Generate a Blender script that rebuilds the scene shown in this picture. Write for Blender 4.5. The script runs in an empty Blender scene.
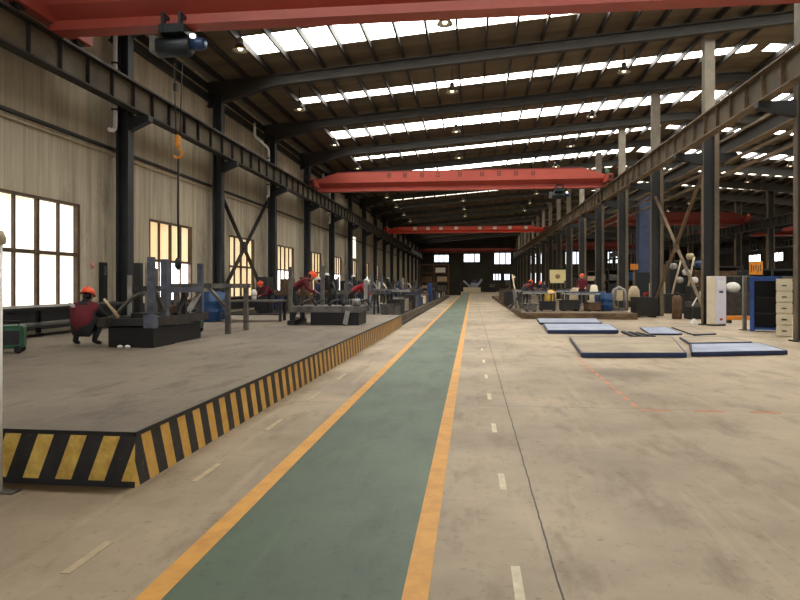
import bpy, bmesh, math, random
from mathutils import Vector, Matrix
random.seed(7)
S = bpy.context.scene
C = S.collection
F, U0, VH, H = 630.0, 400.0, 284.0, 1.5           # focal length in px, centre column, horizon row, eye height
TH = math.atan(72.0 / F)
CT, ST = math.cos(TH), math.sin(TH)

def G(u, v, z=0.0):
    """photo pixel -> point on the horizontal plane z"""
    d = (H - z) * F / (v - VH)
    a = (u - U0) / F * d
    return Vector((CT * a - ST * d, ST * a + CT * d, z))
def D(u, v, d):
    """photo pixel at camera depth d -> point"""
    a = (u - U0) / F * d
    return Vector((CT * a - ST * d, ST * a + CT * d, H - (v - VH) / F * d))

# ------------------------------------------------------------------ materials
def lin(c):
    return tuple(((x / 255) / 12.92 if x / 255 <= 0.04045 else ((x / 255 + 0.055) / 1.055) ** 2.4) for x in c)
MATS = {}
def mat(name, rgb, rough=0.6, metal=0.0, var=0.18, scale=3.0, rgb2=None, stretch=(1, 1, 1), bump=0.0, spec=0.5):
    m = bpy.data.materials.new(name); m.use_nodes = True
    nt = m.node_tree; b = nt.nodes['Principled BSDF']
    b.inputs['Roughness'].default_value = rough
    b.inputs['Metallic'].default_value = metal
    b.inputs['Specular IOR Level'].default_value = spec
    tc = nt.nodes.new('ShaderNodeTexCoord')
    mp = nt.nodes.new('ShaderNodeMapping'); mp.inputs['Scale'].default_value = stretch
    nt.links.new(tc.outputs['Object'], mp.inputs['Vector'])
    n = nt.nodes.new('ShaderNodeTexNoise'); n.inputs['Scale'].default_value = scale
    n.inputs['Detail'].default_value = 5; n.inputs['Roughness'].default_value = 0.65
    nt.links.new(mp.outputs[0], n.inputs['Vector'])
    r = nt.nodes.new('ShaderNodeValToRGB')
    c1 = lin(rgb); c2 = lin(rgb2) if rgb2 else tuple(x * (1 - var * 2) for x in c1)
    r.color_ramp.elements[0].position = 0.32; r.color_ramp.elements[1].position = 0.62
    r.color_ramp.elements[0].color = (*c2, 1); r.color_ramp.elements[1].color = (*c1, 1)
    nt.links.new(n.outputs['Fac'], r.inputs['Fac'])
    nt.links.new(r.outputs['Color'], b.inputs['Base Color'])
    if bump:
        bp = nt.nodes.new('ShaderNodeBump'); bp.inputs['Strength'].default_value = bump; bp.inputs['Distance'].default_value = 0.02
        nt.links.new(n.outputs['Fac'], bp.inputs['Height']); nt.links.new(bp.outputs[0], b.inputs['Normal'])
    MATS[name] = m
    return m
def emat(name, rgb, strength, var=0.0, scale=2.0, rgb2=None):
    m = bpy.data.materials.new(name); m.use_nodes = True
    nt = m.node_tree; b = nt.nodes['Principled BSDF']
    b.inputs['Base Color'].default_value = (*lin(rgb), 1)
    b.inputs['Roughness'].default_value = 0.35
    b.inputs['Emission Strength'].default_value = strength
    b.inputs['Emission Color'].default_value = (*lin(rgb), 1)
    if rgb2:
        tc = nt.nodes.new('ShaderNodeTexCoord'); n = nt.nodes.new('ShaderNodeTexNoise'); n.inputs['Scale'].default_value = scale
        mp = nt.nodes.new('ShaderNodeMapping'); mp.inputs['Scale'].default_value = (1, 1, 0.35)
        nt.links.new(tc.outputs['Object'], mp.inputs[0]); nt.links.new(mp.outputs[0], n.inputs['Vector'])
        r = nt.nodes.new('ShaderNodeValToRGB')
        r.color_ramp.elements[0].position = 0.35; r.color_ramp.elements[1].position = 0.65
        r.color_ramp.elements[0].color = (*lin(rgb), 1); r.color_ramp.elements[1].color = (*lin(rgb2), 1)
        nt.links.new(n.outputs['Fac'], r.inputs['Fac']); nt.links.new(r.outputs['Color'], b.inputs['Emission Color'])
    MATS[name] = m
    return m

def new_nt(name):
    m = bpy.data.materials.new(name); m.use_nodes = True
    MATS[name] = m
    return m, m.node_tree, m.node_tree.nodes['Principled BSDF']
def math_n(nt, op, a, b=None):
    n = nt.nodes.new('ShaderNodeMath'); n.operation = op
    for i, x in enumerate((a, b)):
        if x is None: continue
        if isinstance(x, (int, float)): n.inputs[i].default_value = x
        else: nt.links.new(x, n.inputs[i])
    return n.outputs[0]
def mix_c(nt, fac, a, b):
    n = nt.nodes.new('ShaderNodeMix'); n.data_type = 'RGBA'
    if isinstance(fac, (int, float)): n.inputs['Factor'].default_value = fac
    else: nt.links.new(fac, n.inputs['Factor'])
    for i, x in ((6, a), (7, b)):
        if isinstance(x, tuple): n.inputs[i].default_value = (*x, 1)
        else: nt.links.new(x, n.inputs[i])
    return n.outputs[2]
def noise_n(nt, vec, scale, detail=5, rough=0.6):
    n = nt.nodes.new('ShaderNodeTexNoise'); n.inputs['Scale'].default_value = scale
    n.inputs['Detail'].default_value = detail; n.inputs['Roughness'].default_value = rough
    nt.links.new(vec, n.inputs['Vector']); return n.outputs['Fac']
def ramp_n(nt, fac, p0, c0, p1, c1):
    r = nt.nodes.new('ShaderNodeValToRGB')
    e = r.color_ramp.elements
    e[0].position, e[1].position = p0, p1
    e[0].color = (*c0, 1); e[1].color = (*c1, 1)
    nt.links.new(fac, r.inputs['Fac']); return r.outputs['Color']
def coords(nt, stretch=None):
    tc = nt.nodes.new('ShaderNodeTexCoord')
    if stretch:
        mp = nt.nodes.new('ShaderNodeMapping'); mp.inputs['Scale'].default_value = stretch
        nt.links.new(tc.outputs['Object'], mp.inputs[0]); return mp.outputs[0]
    return tc.outputs['Object']
def sep(nt, vec):
    s = nt.nodes.new('ShaderNodeSeparateXYZ'); nt.links.new(vec, s.inputs[0]); return s.outputs

def concrete_floor(name, c_lo, c_hi, stain, joints_x=(), joint_y=None, rough=0.55, stain_at=None):
    m, nt, b = new_nt(name)
    co = coords(nt)
    big = noise_n(nt, co, 0.35, 6, 0.62)
    c = ramp_n(nt, big, 0.36, lin(c_lo), 0.62, lin(c_hi))
    mid = noise_n(nt, coords(nt, (1.6, 0.55, 1)), 1.7, 8, 0.7)
    f = math_n(nt, 'MULTIPLY', ramp_f(nt, mid, 0.52, 0.70), 0.62)
    c = mix_c(nt, f, c, lin(stain))
    sp = noise_n(nt, co, 14.0, 4, 0.75)
    f = math_n(nt, 'MULTIPLY', ramp_f(nt, sp, 0.58, 0.72), 0.5)
    c = mix_c(nt, f, c, tuple(x * 0.45 for x in lin(stain)))
    # long pale scuffs that follow the traffic
    sc = noise_n(nt, coords(nt, (3.0, 0.18, 1)), 2.0, 5, 0.6)
    f = math_n(nt, 'MULTIPLY', ramp_f(nt, sc, 0.58, 0.72), 0.3)
    c = mix_c(nt, f, c, tuple(min(1, x * 1.3) for x in lin(c_hi)))
    X, Y, Z = sep(nt, co)[:3]
    wob = math_n(nt, 'MULTIPLY', math_n(nt, 'SUBTRACT', noise_n(nt, co, 2.5, 4), 0.5), 0.025)
    for jx, w in joints_x:
        d = math_n(nt, 'ABSOLUTE', math_n(nt, 'ADD', math_n(nt, 'SUBTRACT', X, jx), wob))
        c = mix_c(nt, math_n(nt, 'MULTIPLY', math_n(nt, 'LESS_THAN', d, w), 0.9), c, lin((44, 36, 28)))
    if joint_y:
        y0, step, w = joint_y
        q = math_n(nt, 'PINGPONG', math_n(nt, 'ADD', math_n(nt, 'SUBTRACT', Y, y0), wob), step / 2)
        c = mix_c(nt, math_n(nt, 'MULTIPLY', math_n(nt, 'LESS_THAN', q, w), 0.4), c, lin((80, 70, 58)))
    if stain_at:
        ex = math_n(nt, 'DIVIDE', math_n(nt, 'SUBTRACT', X, stain_at[0]), stain_at[2]); ey = math_n(nt, 'DIVIDE', math_n(nt, 'SUBTRACT', Y, stain_at[1]), stain_at[3])
        rr = math_n(nt, 'ADD', math_n(nt, 'ADD', math_n(nt, 'MULTIPLY', ex, ex), math_n(nt, 'MULTIPLY', ey, ey)), math_n(nt, 'MULTIPLY', math_n(nt, 'SUBTRACT', mid, 0.5), 1.6))
        c = mix_c(nt, math_n(nt, 'MULTIPLY', math_n(nt, 'SUBTRACT', 1.0, ramp_f(nt, rr, 0.3, 1.2)), 0.5), c, lin((84, 72, 54)))
    nt.links.new(c, b.inputs['Base Color'])
    r = nt.nodes.new('ShaderNodeMapRange'); r.inputs[3].default_value = rough - 0.1; r.inputs[4].default_value = rough + 0.15
    nt.links.new(mid, r.inputs[0]); nt.links.new(r.outputs[0], b.inputs['Roughness'])
    bp = nt.nodes.new('ShaderNodeBump'); bp.inputs['Strength'].default_value = 0.12; bp.inputs['Distance'].default_value = 0.01
    nt.links.new(sp, bp.inputs['Height']); nt.links.new(bp.outputs[0], b.inputs['Normal'])
    return m
def ramp_f(nt, fac, p0, p1):
    r = nt.nodes.new('ShaderNodeMapRange'); r.clamp = True
    r.inputs[1].default_value = p0; r.inputs[2].default_value = p1
    nt.links.new(fac, r.inputs[0]); return r.outputs[0]

concrete_floor('floor_concrete', (144, 127, 104), (182, 164, 137), (112, 95, 74), joints_x=((0.43, 0.0055), (4.6, 0.003)), joint_y=(7.85, 6.2, 0.012), stain_at=(*G(625, 373)[:2], 0.75, 0.6))
concrete_floor('platform_top', (108, 97, 84), (138, 125, 109), (76, 66, 56), joint_y=(7.2, 5.0, 0.008), rough=0.7)
concrete_floor('walkway_green', (70, 88, 70), (88, 107, 85), (56, 68, 54), rough=0.5)

XE, YP = G(135, 488)[:2]
def hazard(name, worn):
    m, nt, b = new_nt(name)
    co = coords(nt); X, Y, Z = sep(nt, co)[:3]
    geo = nt.nodes.new('ShaderNodeNewGeometry'); NX = sep(nt, geo.outputs['Normal'])[0]
    side = math_n(nt, 'GREATER_THAN', math_n(nt, 'ABSOLUTE', NX), 0.5)
    a = math_n(nt, 'SUBTRACT', math_n(nt, 'SUBTRACT', X, XE - 0.125), math_n(nt, 'MULTIPLY', Z, 0.38))       # front: stripes lean to the corner
    s = math_n(nt, 'MULTIPLY', math_n(nt, 'ADD', math_n(nt, 'SUBTRACT', Y, YP - 0.07), math_n(nt, 'MULTIPLY', Z, 0.37)), 0.9)
    mixv = math_n(nt, 'ADD', math_n(nt, 'MULTIPLY', a, math_n(nt, 'SUBTRACT', 1.0, side)), math_n(nt, 'MULTIPLY', s, side))
    fr = math_n(nt, 'FRACT', math_n(nt, 'ADD', math_n(nt, 'DIVIDE', mixv, 0.262), 40.0))
    yel = math_n(nt, 'LESS_THAN', fr, 0.49)
    n1 = noise_n(nt, co, 7, 6, 0.7); n2 = noise_n(nt, coords(nt, (1, 1, 2)), 2.3, 6, 0.7)
    yc = ramp_n(nt, n1, 0.35, lin((206, 158, 66)), 0.6, lin((240, 206, 104)))
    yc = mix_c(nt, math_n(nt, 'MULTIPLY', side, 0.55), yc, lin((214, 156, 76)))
    bc = ramp_n(nt, n1, 0.35, lin((26, 25, 27)), 0.7, lin((50, 47, 47)))
    c = mix_c(nt, yel, bc, yc)
    # the paint wears off further along the side
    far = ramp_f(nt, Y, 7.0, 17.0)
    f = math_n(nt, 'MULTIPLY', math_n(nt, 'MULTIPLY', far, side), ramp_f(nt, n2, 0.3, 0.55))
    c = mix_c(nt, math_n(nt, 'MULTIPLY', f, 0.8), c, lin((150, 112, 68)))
    chip = ramp_f(nt, noise_n(nt, co, 9, 6, 0.75), 0.62, 0.68)
    c = mix_c(nt, math_n(nt, 'MULTIPLY', chip, 0.6), c, lin((110, 92, 66)))
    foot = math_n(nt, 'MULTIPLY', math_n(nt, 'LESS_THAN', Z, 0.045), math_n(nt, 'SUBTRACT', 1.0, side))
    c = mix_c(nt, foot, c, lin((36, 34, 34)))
    nt.links.new(c, b.inputs['Base Color']); b.inputs['Roughness'].default_value = 0.6
hazard('hazard_stripes', 1)

def wall_mat():
    m, nt, b = new_nt('wall_concrete')
    co = coords(nt); X, Y, Z = sep(nt, co)[:3]
    v = noise_n(nt, coords(nt, (1, 2.4, 0.12)), 1.6, 6, 0.65)
    c = ramp_n(nt, v, 0.3, lin((152, 141, 120)), 0.62, lin((196, 184, 160)))
    blot = noise_n(nt, coords(nt, (1, 1, 0.5)), 0.7, 6, 0.7)
    c = mix_c(nt, math_n(nt, 'MULTIPLY', ramp_f(nt, blot, 0.52, 0.72), 0.55), c, lin((98, 82, 60)))
    q = math_n(nt, 'PINGPONG', Y, 0.145)
    c = mix_c(nt, math_n(nt, 'MULTIPLY', math_n(nt, 'LESS_THAN', q, 0.012), 0.08), c, lin((90, 80, 62)))
    nt.links.new(c, b.inputs['Base Color']); b.inputs['Roughness'].default_value = 0.85
wall_mat()

mat('roof_sheet', (118, 103, 82), 0.75, var=0.2, scale=0.6, stretch=(0.4, 3, 1))
mat('dark_steel', (48, 48, 48), 0.6, 0.2, var=0.2, scale=1.2)
mat('roof_steel', (46, 42, 38), 0.65, 0.1, var=0.2, scale=1.0)
mat('rafter_grey', (62, 59, 54), 0.65, 0.1, var=0.15, scale=1.0)
mat('column_steel', (50, 54, 58), 0.5, 0.2, var=0.2, scale=1.1, rgb2=(38, 40, 42))
mat('column_right', (112, 98, 76), 0.6, 0.1, scale=1.5, rgb2=(82, 74, 62))
mat('column_web', (40, 42, 44), 0.6, 0.1, scale=1.5)
mat('beam_left', (48, 43, 37), 0.6, 0.2, scale=1.2, rgb2=(34, 31, 28))
mat('beam_web', (100, 88, 68), 0.7, 0.1, scale=1.0, rgb2=(70, 62, 50))
mat('column_upper', (140, 132, 116), 0.65, 0.05, scale=1.5, rgb2=(112, 104, 90))
mat('beam_right', (122, 102, 76), 0.6, 0.1, scale=1.5, rgb2=(80, 66, 50))
mat('rail_steel', (90, 84, 76), 0.4, 0.7, scale=4)
mat('crane_red', (166, 72, 58), 0.45, 0.0, var=0.1, scale=0.8)
mat('crane_bright', (240, 90, 70), 0.45, 0.0, var=0.06, scale=0.8)
mat('crane_red_dark', (128, 48, 42), 0.5, 0.0, var=0.1, scale=0.8)
mat('lettering_dark', (60, 26, 24), 0.6, var=0.05)
mat('white_paint', (232, 230, 222), 0.5, var=0.05)
mat('hoist_dark', (36, 46, 48), 0.45, 0.2, scale=4)
mat('motor_blue', (36, 66, 108), 0.4, 0.1, scale=4)
mat('hook_orange', (214, 138, 34), 0.45, 0.1, scale=4)
mat('cable_black', (24, 24, 24), 0.6)
mat('frame_brown', (96, 74, 52), 0.55, 0.1, scale=3, rgb2=(62, 48, 36))
mat('frame_black', (36, 35, 34), 0.55, 0.1, scale=3)
mat('pipe_white', (250, 249, 246), 0.45, var=0.06)
mat('steel_blue', (104, 110, 126), 0.45, 0.3, scale=4, rgb2=(70, 74, 84))
mat('steel_grey', (116, 112, 106), 0.5, 0.35, scale=4, rgb2=(74, 70, 66))
mat('steel_pale', (170, 168, 164), 0.45, 0.3, scale=4, rgb2=(128, 124, 118))
mat('black_paint', (16, 16, 17), 0.5, scale=3)
mat('steel_post', (146, 142, 132), 0.5, 0.1, scale=3)
mat('rust_dark', (66, 58, 50), 0.6, 0.2, scale=4, rgb2=(42, 38, 35))
mat('rust_brown', (112, 84, 58), 0.7, 0.1, scale=4, rgb2=(76, 56, 40))
mat('drum_blue', (34, 74, 122), 0.4, 0.1, scale=4)
mat('drum_yellow', (222, 178, 70), 0.45, scale=4)
mat('machine_green', (46, 96, 66), 0.45, 0.1, scale=4)
mat('red_paint', (168, 44, 44), 0.5, scale=4)
mat('orange_paint', (228, 142, 40), 0.5, scale=4)
mat('frame_blue', (38, 78, 150), 0.45, 0.1, scale=4)
mat('mast_blue', (70, 82, 112), 0.45, 0.2, scale=1.5, rgb2=(54, 64, 90))
mat('panel_rim', (48, 62, 100), 0.4, 0.3, scale=3)
mat('panel_top_blue', (176, 186, 208), 0.4, 0.2, scale=1.6, rgb2=(140, 150, 172))
mat('panel_top_dusty', (172, 157, 132), 0.6, 0.1, scale=1.2, rgb2=(142, 129, 108))
mat('cabinet_white', (236, 232, 226), 0.4, var=0.04)
mat('cabinet_front', (214, 214, 230), 0.35, var=0.04)
mat('cream', (226, 216, 190), 0.5, var=0.06)
mat('beige', (196, 178, 146), 0.6, var=0.12)
mat('board_yellow', (255, 240, 176), 0.5, var=0.04)
mat('board_mark', (206, 160, 110), 0.5, var=0.04)
mat('wood_pale', (226, 202, 160), 0.6, scale=5)
mat('line_yellow', (226, 166, 72), 0.55, scale=5, rgb2=(206, 146, 60))
mat('dash_white', (226, 216, 190), 0.6, scale=12, rgb2=(196, 182, 152))
mat('dash_faded', (196, 178, 146), 0.6, scale=9, rgb2=(174, 154, 122))
mat('dash_orange', (230, 132, 84), 0.6, scale=12, rgb2=(204, 128, 88))
mat('platform_edge', (122, 98, 66), 0.75, scale=2.0, rgb2=(66, 54, 40), stretch=(1, 0.5, 3))
mat('dark_platform', (74, 66, 56), 0.8, scale=2.0, rgb2=(46, 42, 38))
mat('far_wall', (66, 62, 56), 0.85, var=0.2, scale=0.4)
mat('jacket_maroon', (108, 26, 38), 0.85, scale=9, bump=0.3)
mat('jacket_black', (30, 32, 38), 0.85, scale=9, bump=0.3)
mat('jacket_blue', (36, 52, 92), 0.85, scale=9, bump=0.3)
mat('jacket_red', (160, 34, 44), 0.85, scale=9, bump=0.3)
mat('trousers', (40, 42, 46), 0.85, scale=9)
mat('skin', (196, 148, 118), 0.55, var=0.05)
mat('boot', (52, 50, 50), 0.6, scale=6)
mat('eye_dark', (20, 18, 18), 0.3, var=0.0)
mat('helmet_orange', (250, 92, 48), 0.35, var=0.05)
mat('helmet_white', (232, 232, 228), 0.35, var=0.05)
mat('strip_pale', (210, 208, 212), 0.5, var=0.05)
mat('pink', (214, 132, 136), 0.6, var=0.1)
mat('lamp_shell', (180, 176, 168), 0.4, 0.5, scale=4)
emat('skylight', (255, 252, 244), 11.0)
emat('skylight_dirty', (255, 244, 222), 3.6)
emat('pane_white', (255, 252, 242), 1.25, rgb2=(240, 228, 192), scale=0.9)
emat('pane_clear', (250, 252, 255), 4.5)
emat('pane_tan', (240, 214, 168), 0.9, rgb2=(222, 186, 134), scale=1.2)
emat('pane_far', (236, 242, 255), 1.7)
emat('lamp_glow', (255, 226, 170), 4.0)
emat('indicator', (255, 238, 214), 2.5)

# ------------------------------------------------------------------ mesh builder
class MB:
    def __init__(s): s.bm = bmesh.new()
    def box(s, x0, x1, y0, y1, z0, z1):
        v = [s.bm.verts.new(p) for p in ((x0,y0,z0),(x1,y0,z0),(x1,y1,z0),(x0,y1,z0),(x0,y0,z1),(x1,y0,z1),(x1,y1,z1),(x0,y1,z1))]
        for f in ((3,2,1,0),(4,5,6,7),(0,1,5,4),(1,2,6,5),(2,3,7,6),(3,0,4,7)): s.bm.faces.new([v[i] for i in f])
        return s
    def cb(s, x, y, z0, w, d, h): return s.box(x-w/2, x+w/2, y-d/2, y+d/2, z0, z0+h)
    def _frame(s, p, q):
        p, q = Vector(p), Vector(q); t = (q-p).normalized()
        a = Vector((0,0,1)) if abs(t.z) < 0.95 else Vector((0,1,0))
        n = t.cross(a).normalized(); return p, q, n, n.cross(t).normalized()
    def bar(s, p, q, w, h=None):
        h = h or w
        p, q, n, b = s._frame(p, q)
        r = [[s.bm.verts.new(c + n*i*w/2 + b*j*h/2) for i, j in ((-1,-1),(1,-1),(1,1),(-1,1))] for c in (p, q)]
        for k in range(4): s.bm.faces.new((r[0][k], r[0][(k+1)%4], r[1][(k+1)%4], r[1][k]))
        s.bm.faces.new(r[0][::-1]); s.bm.faces.new(r[1]); return s
    def tube(s, pts, rad, seg=10, cap=True):
        pts = [Vector(p) for p in pts]
        rads = rad if isinstance(rad, (list, tuple)) else [rad]*len(pts)
        rings = []
        t0 = (pts[1]-pts[0]).normalized()
        a = Vector((0,0,1)) if abs(t0.z) < 0.9 else Vector((1,0,0))
        n = t0.cross(a).normalized()
        for i, p in enumerate(pts):
            t = (pts[min(i+1,len(pts)-1)] - pts[max(i-1,0)]).normalized()
            n = (n - t*n.dot(t)).normalized(); b = t.cross(n)
            rings.append([s.bm.verts.new(p + (n*math.cos(2*math.pi*k/seg) + b*math.sin(2*math.pi*k/seg))*rads[i]) for k in range(seg)])
        for i in range(len(rings)-1):
            for k in range(seg):
                f = s.bm.faces.new((rings[i][k], rings[i][(k+1)%seg], rings[i+1][(k+1)%seg], rings[i+1][k])); f.smooth = True
        if cap: s.bm.faces.new(rings[0][::-1]); s.bm.faces.new(rings[-1])
        return s
    def lathe(s, prof, at=(0,0,0), seg=16, axis='z'):
        at = Vector(at); rings = []
        for r, z in prof:
            ring = []
            for k in range(seg):
                c, sn = math.cos(2*math.pi*k/seg)*r, math.sin(2*math.pi*k/seg)*r
                p = (c, sn, z) if axis == 'z' else ((z, c, sn) if axis == 'x' else (sn, z, c))
                ring.append(s.bm.verts.new(at + Vector(p)))
            rings.append(ring)
        for i in range(len(rings)-1):
            for k in range(seg):
                f = s.bm.faces.new((rings[i][k], rings[i][(k+1)%seg], rings[i+1][(k+1)%seg], rings[i+1][k])); f.smooth = True
        s.bm.faces.new(rings[0][::-1]); s.bm.faces.new(rings[-1]); return s
    def extrude(s, poly, fn0, fn1):
        """polygon as 2-D points, placed by fn0 and fn1 at its two ends"""
        a = [s.bm.verts.new(fn0(p)) for p in poly]; b = [s.bm.verts.new(fn1(p)) for p in poly]
        n = len(poly)
        for k in range(n): s.bm.faces.new((a[k], a[(k+1)%n], b[(k+1)%n], b[k]))
        s.bm.faces.new(a[::-1]); s.bm.faces.new(b); return s
    def ell(s, c, rx, ry, rz, seg=14, rot=None):
        r = bmesh.ops.create_uvsphere(s.bm, u_segments=seg, v_segments=max(6, seg*2//3), radius=1)
        M = Matrix.Translation(c) @ (rot or Matrix.Identity(4)) @ Matrix.Diagonal((rx, ry, rz, 1))
        bmesh.ops.transform(s.bm, matrix=M, verts=r['verts'])
        for v in r['verts']:
            for f in v.link_faces: f.smooth = True
        return s
    def build(s, name, m, parent=None, bev=0.0, off=None):
        bm = s.bm
        if off is not None: bmesh.ops.translate(bm, verts=bm.verts, vec=-Vector(off))
        bmesh.ops.recalc_face_normals(bm, faces=bm.faces)
        me = bpy.data.meshes.new(name); bm.to_mesh(me); bm.free()
        me.materials.append(MATS[m])
        o = bpy.data.objects.new(name, me); C.objects.link(o)
        if parent is not None: o.parent = parent
        if bev:
            b = o.modifiers.new('Bevel', 'BEVEL'); b.width = bev; b.segments = 2; b.limit_method = 'ANGLE'
        return o

def tag(o, label, cat, group=None, kind=None):
    o['label'] = label; o['category'] = cat
    if group: o['group'] = group
    if kind: o['kind'] = kind
    return o
def struct(o): o['kind'] = 'structure'; return o
def thing(name, label, cat, loc=(0,0,0), rz=0.0, group=None):
    o = bpy.data.objects.new(name, None); C.objects.link(o)
    o.location = loc; o.rotation_euler = (0,0,rz); o.empty_display_size = 0.2
    return tag(o, label, cat, group)
def dup(root, loc, rz=None, label=None, group=None, scale=None):
    r = root.copy(); C.objects.link(r); r.location = loc
    if rz is not None: r.rotation_euler = (0,0,rz)
    if label: r['label'] = label
    if group: r['group'] = group
    if scale: r.scale = (scale,)*3
    for ch in list(root.children):
        c = ch.copy(); C.objects.link(c); c.parent = r
        for g in ch.children:
            d = g.copy(); C.objects.link(d); d.parent = c
    return r
ORD = ['first','second','third','fourth','fifth','sixth','seventh','eighth','ninth','tenth','eleventh','twelfth']

# ------------------------------------------------------------------ camera
cam = bpy.data.cameras.new('camera'); co_ = bpy.data.objects.new('camera', cam); C.objects.link(co_)
co_.location = (0, 0, H); co_.rotation_euler = (math.pi/2, 0, TH)
cam.sensor_width = 36; cam.lens = F/800*36; cam.shift_y = (VH-300)/800
cam.clip_end = 400; cam.clip_start = 0.05
S.camera = co_

# ------------------------------------------------------------------ shell
XL, XR, YB, YF = -10.28, 42.0, -14.0, 125.0
BAY, YC = 6.7, 17.0
XRIDGE = 12.0
def roof_z(x): return 10.45 + 0.082*x if x <= XRIDGE else 10.45 + 0.164*XRIDGE - 0.082*x
struct(MB().box(XL-0.4, XR+0.4, YB-0.4, YF+0.4, -0.3, 0).build('floor', 'floor_concrete'))

# painted walkway and its lines (thin coats of paint)
xg0, xg1 = G(135,600).x, G(428,600).x
lw = 0.125
struct(MB().box(xg0+lw, xg1-lw, YB+1, 108, 0.0005, 0.004).build('floor_walkway', 'walkway_green'))
struct(MB().box(xg0, xg0+lw, YB+1, 108, 0.0005, 0.006).build('trim_1', 'line_yellow'))
struct(MB().box(xg1-lw, xg1, YB+1, 108, 0.0005, 0.006).build('trim_2', 'line_yellow'))
def dash(x0, x1, y0, y1, m): struct(MB().box(x0, x1, y0, y1, 0.0005, 0.004).build('floor_marking', m))
for v0, v1 in ((566,600),(474,490),(424,433),(394,400),(375,379),(360,363),(349,351)):
    x = G(518,585).x
    a, b = G(500,v1), G(500,v0)
    dash(x-0.024, x+0.024, a.y, b.y, 'dash_white')
xd = G(90,556).x
for u0, v0, u1, v1 in ((64,574,112,542),(197,482,220,464),(270,431,285,419),(315,401,328,392),(343,380,352,374)):
    dash(xd-0.025, xd+0.025, G(u0,v0).y, G(u1,v1).y, 'dash_faded')
# faint orange dashed outline of the work bay
a, b = G(577,358), G(640,410)
for k in range(12):
    t0, t1 = k/12, (k+0.6)/12
    p, q = a.lerp(b, t0), a.lerp(b, t1)
    struct(MB().bar((p.x,p.y,0.002), (q.x,q.y,0.002), 0.035, 0.003).build('floor_marking', 'dash_orange'))
b = G(640,410)
for k in range(5):
    dash(b.x+k*0.62, b.x+k*0.62+0.33, b.y-0.02, b.y+0.02, 'dash_orange')

# left wall with its window openings
SILL, HEAD, WW = 0.96, 3.6, 3.1
wy = [14.0 + BAY*k for k in range(-3, 9)]  # row carried on past the camera: unseen near windows added for light
w = MB()
w.box(XL-0.3, XL, YB, YF, 0, SILL)
w.box(XL-0.3, XL, YB, YF, HEAD, 9.5)
edges = [YB] + [e for y in wy for e in (y-WW/2, y+WW/2)] + [YF]
for i in range(0, len(edges), 2): w.box(XL-0.3, XL, edges[i], edges[i+1], SILL, HEAD)
struct(w.build('wall_left', 'wall_concrete'))
struct(MB().box(XL, XL+0.02, YB, YF, 0.41, 0.9).build('baseboard_left', 'frame_black'))
for n, yc in enumerate(wy):
    f = MB(); x0, x1 = XL-0.16, XL-0.04
    y0, y1 = yc-WW/2, yc+WW/2
    t = 0.07
    f.box(x0, x1+0.05, y0, y1, HEAD-t, HEAD); f.box(x0, x1+0.12, y0-0.1, y1+0.1, SILL-0.07, SILL)
    f.box(x0, x1+0.05, y0, y0+t, SILL, HEAD-t); f.box(x0, x1+0.05, y1-t*1.6, y1, SILL, HEAD-t)
    f.box(x0, x1+0.02, y0+t, y1-t*1.6, 2.22, 2.31)
    for k in range(1, 4):
        yy = y0 + WW*k/4
        wd = 0.055 if k == 2 else 0.03
        f.box(x0, x1, yy-wd, yy+wd, SILL, HEAD-t)
    fr = struct(f.build('window_%d' % (n+1), 'frame_brown'))
    fr['label'] = 'steel window with eight panes in the concrete wall'
    near = yc < 16
    for zi, (z0, z1) in enumerate(((SILL, 2.22), (2.31, HEAD-t))):
        mm = 'pane_white' if near else ('pane_clear' if zi == 0 and n % 2 == 0 else 'pane_tan')
        g = MB().box(XL-0.13, XL-0.11, y0+0.02, y1-0.02, z0, z1).build('pane', mm, fr)
# tall bright strip window further down
fr = struct(MB().box(XL, XL+0.06, 54.2-0.75, 54.2+0.75, 3.7, 5.7).build('window_20', 'frame_brown'))
MB().box(XL+0.06, XL+0.08, 54.2-0.6, 54.2+0.6, 3.75, 5.6).build('pane', 'pane_white', fr)

# other walls
struct(MB().box(XL-0.3, XR+0.3, YF, YF+0.3, 0, 12.7).build('wall_far', 'far_wall'))
struct(MB().box(XL-0.3, XR+0.3, YB-0.3, YB, 0, 12.7).build('wall_back', 'wall_concrete'))
struct(MB().box(XR, XR+0.3, YB, YF, 0, 9.5).build('wall_right', 'far_wall'))
wn = 21
def far_window(u0, u1, v0, v1, m='pane_far', cols=3):
    global wn
    d = YF*CT*0.995
    a, b = D(u0, v1, YF*CT + ST*0), D(u1, v0, YF*CT)
    # put it on the wall plane y = YF
    def on(u, v):
        r = D(u, v, 1.0) - Vector((0,0,H)); k = YF/r.y
        return Vector((0,0,H)) + r*k
    a, b = on(u0, v1), on(u1, v0)
    f = MB()
    for x in [a.x + (b.x-a.x)*k/cols for k in range(cols+1)]: f.box(x-0.09, x+0.09, YF-0.14, YF, a.z, b.z)
    f.box(a.x-0.1, b.x+0.1, YF-0.14, YF, b.z, b.z+0.16); f.box(a.x-0.1, b.x+0.1, YF-0.14, YF, a.z-0.16, a.z)
    o = struct(f.build('window_%d' % wn, 'frame_black')); wn += 1
    MB().box(a.x, b.x, YF-0.06, YF-0.03, a.z, b.z).build('pane', m, o)
for r in ((434,449,255,262),(463.5,480,254,262),(494,511,253,264),(529,546,253,264),(565,582,252,264),(605,618,252,263),(493,501,274,280),(504,510,274,280),
          (529,546,273,283),(568,574,275,283),(604,612,272,284),(650,660,252,262),(680,694,262,272),(718,731,272,284)): far_window(*r)
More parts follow.
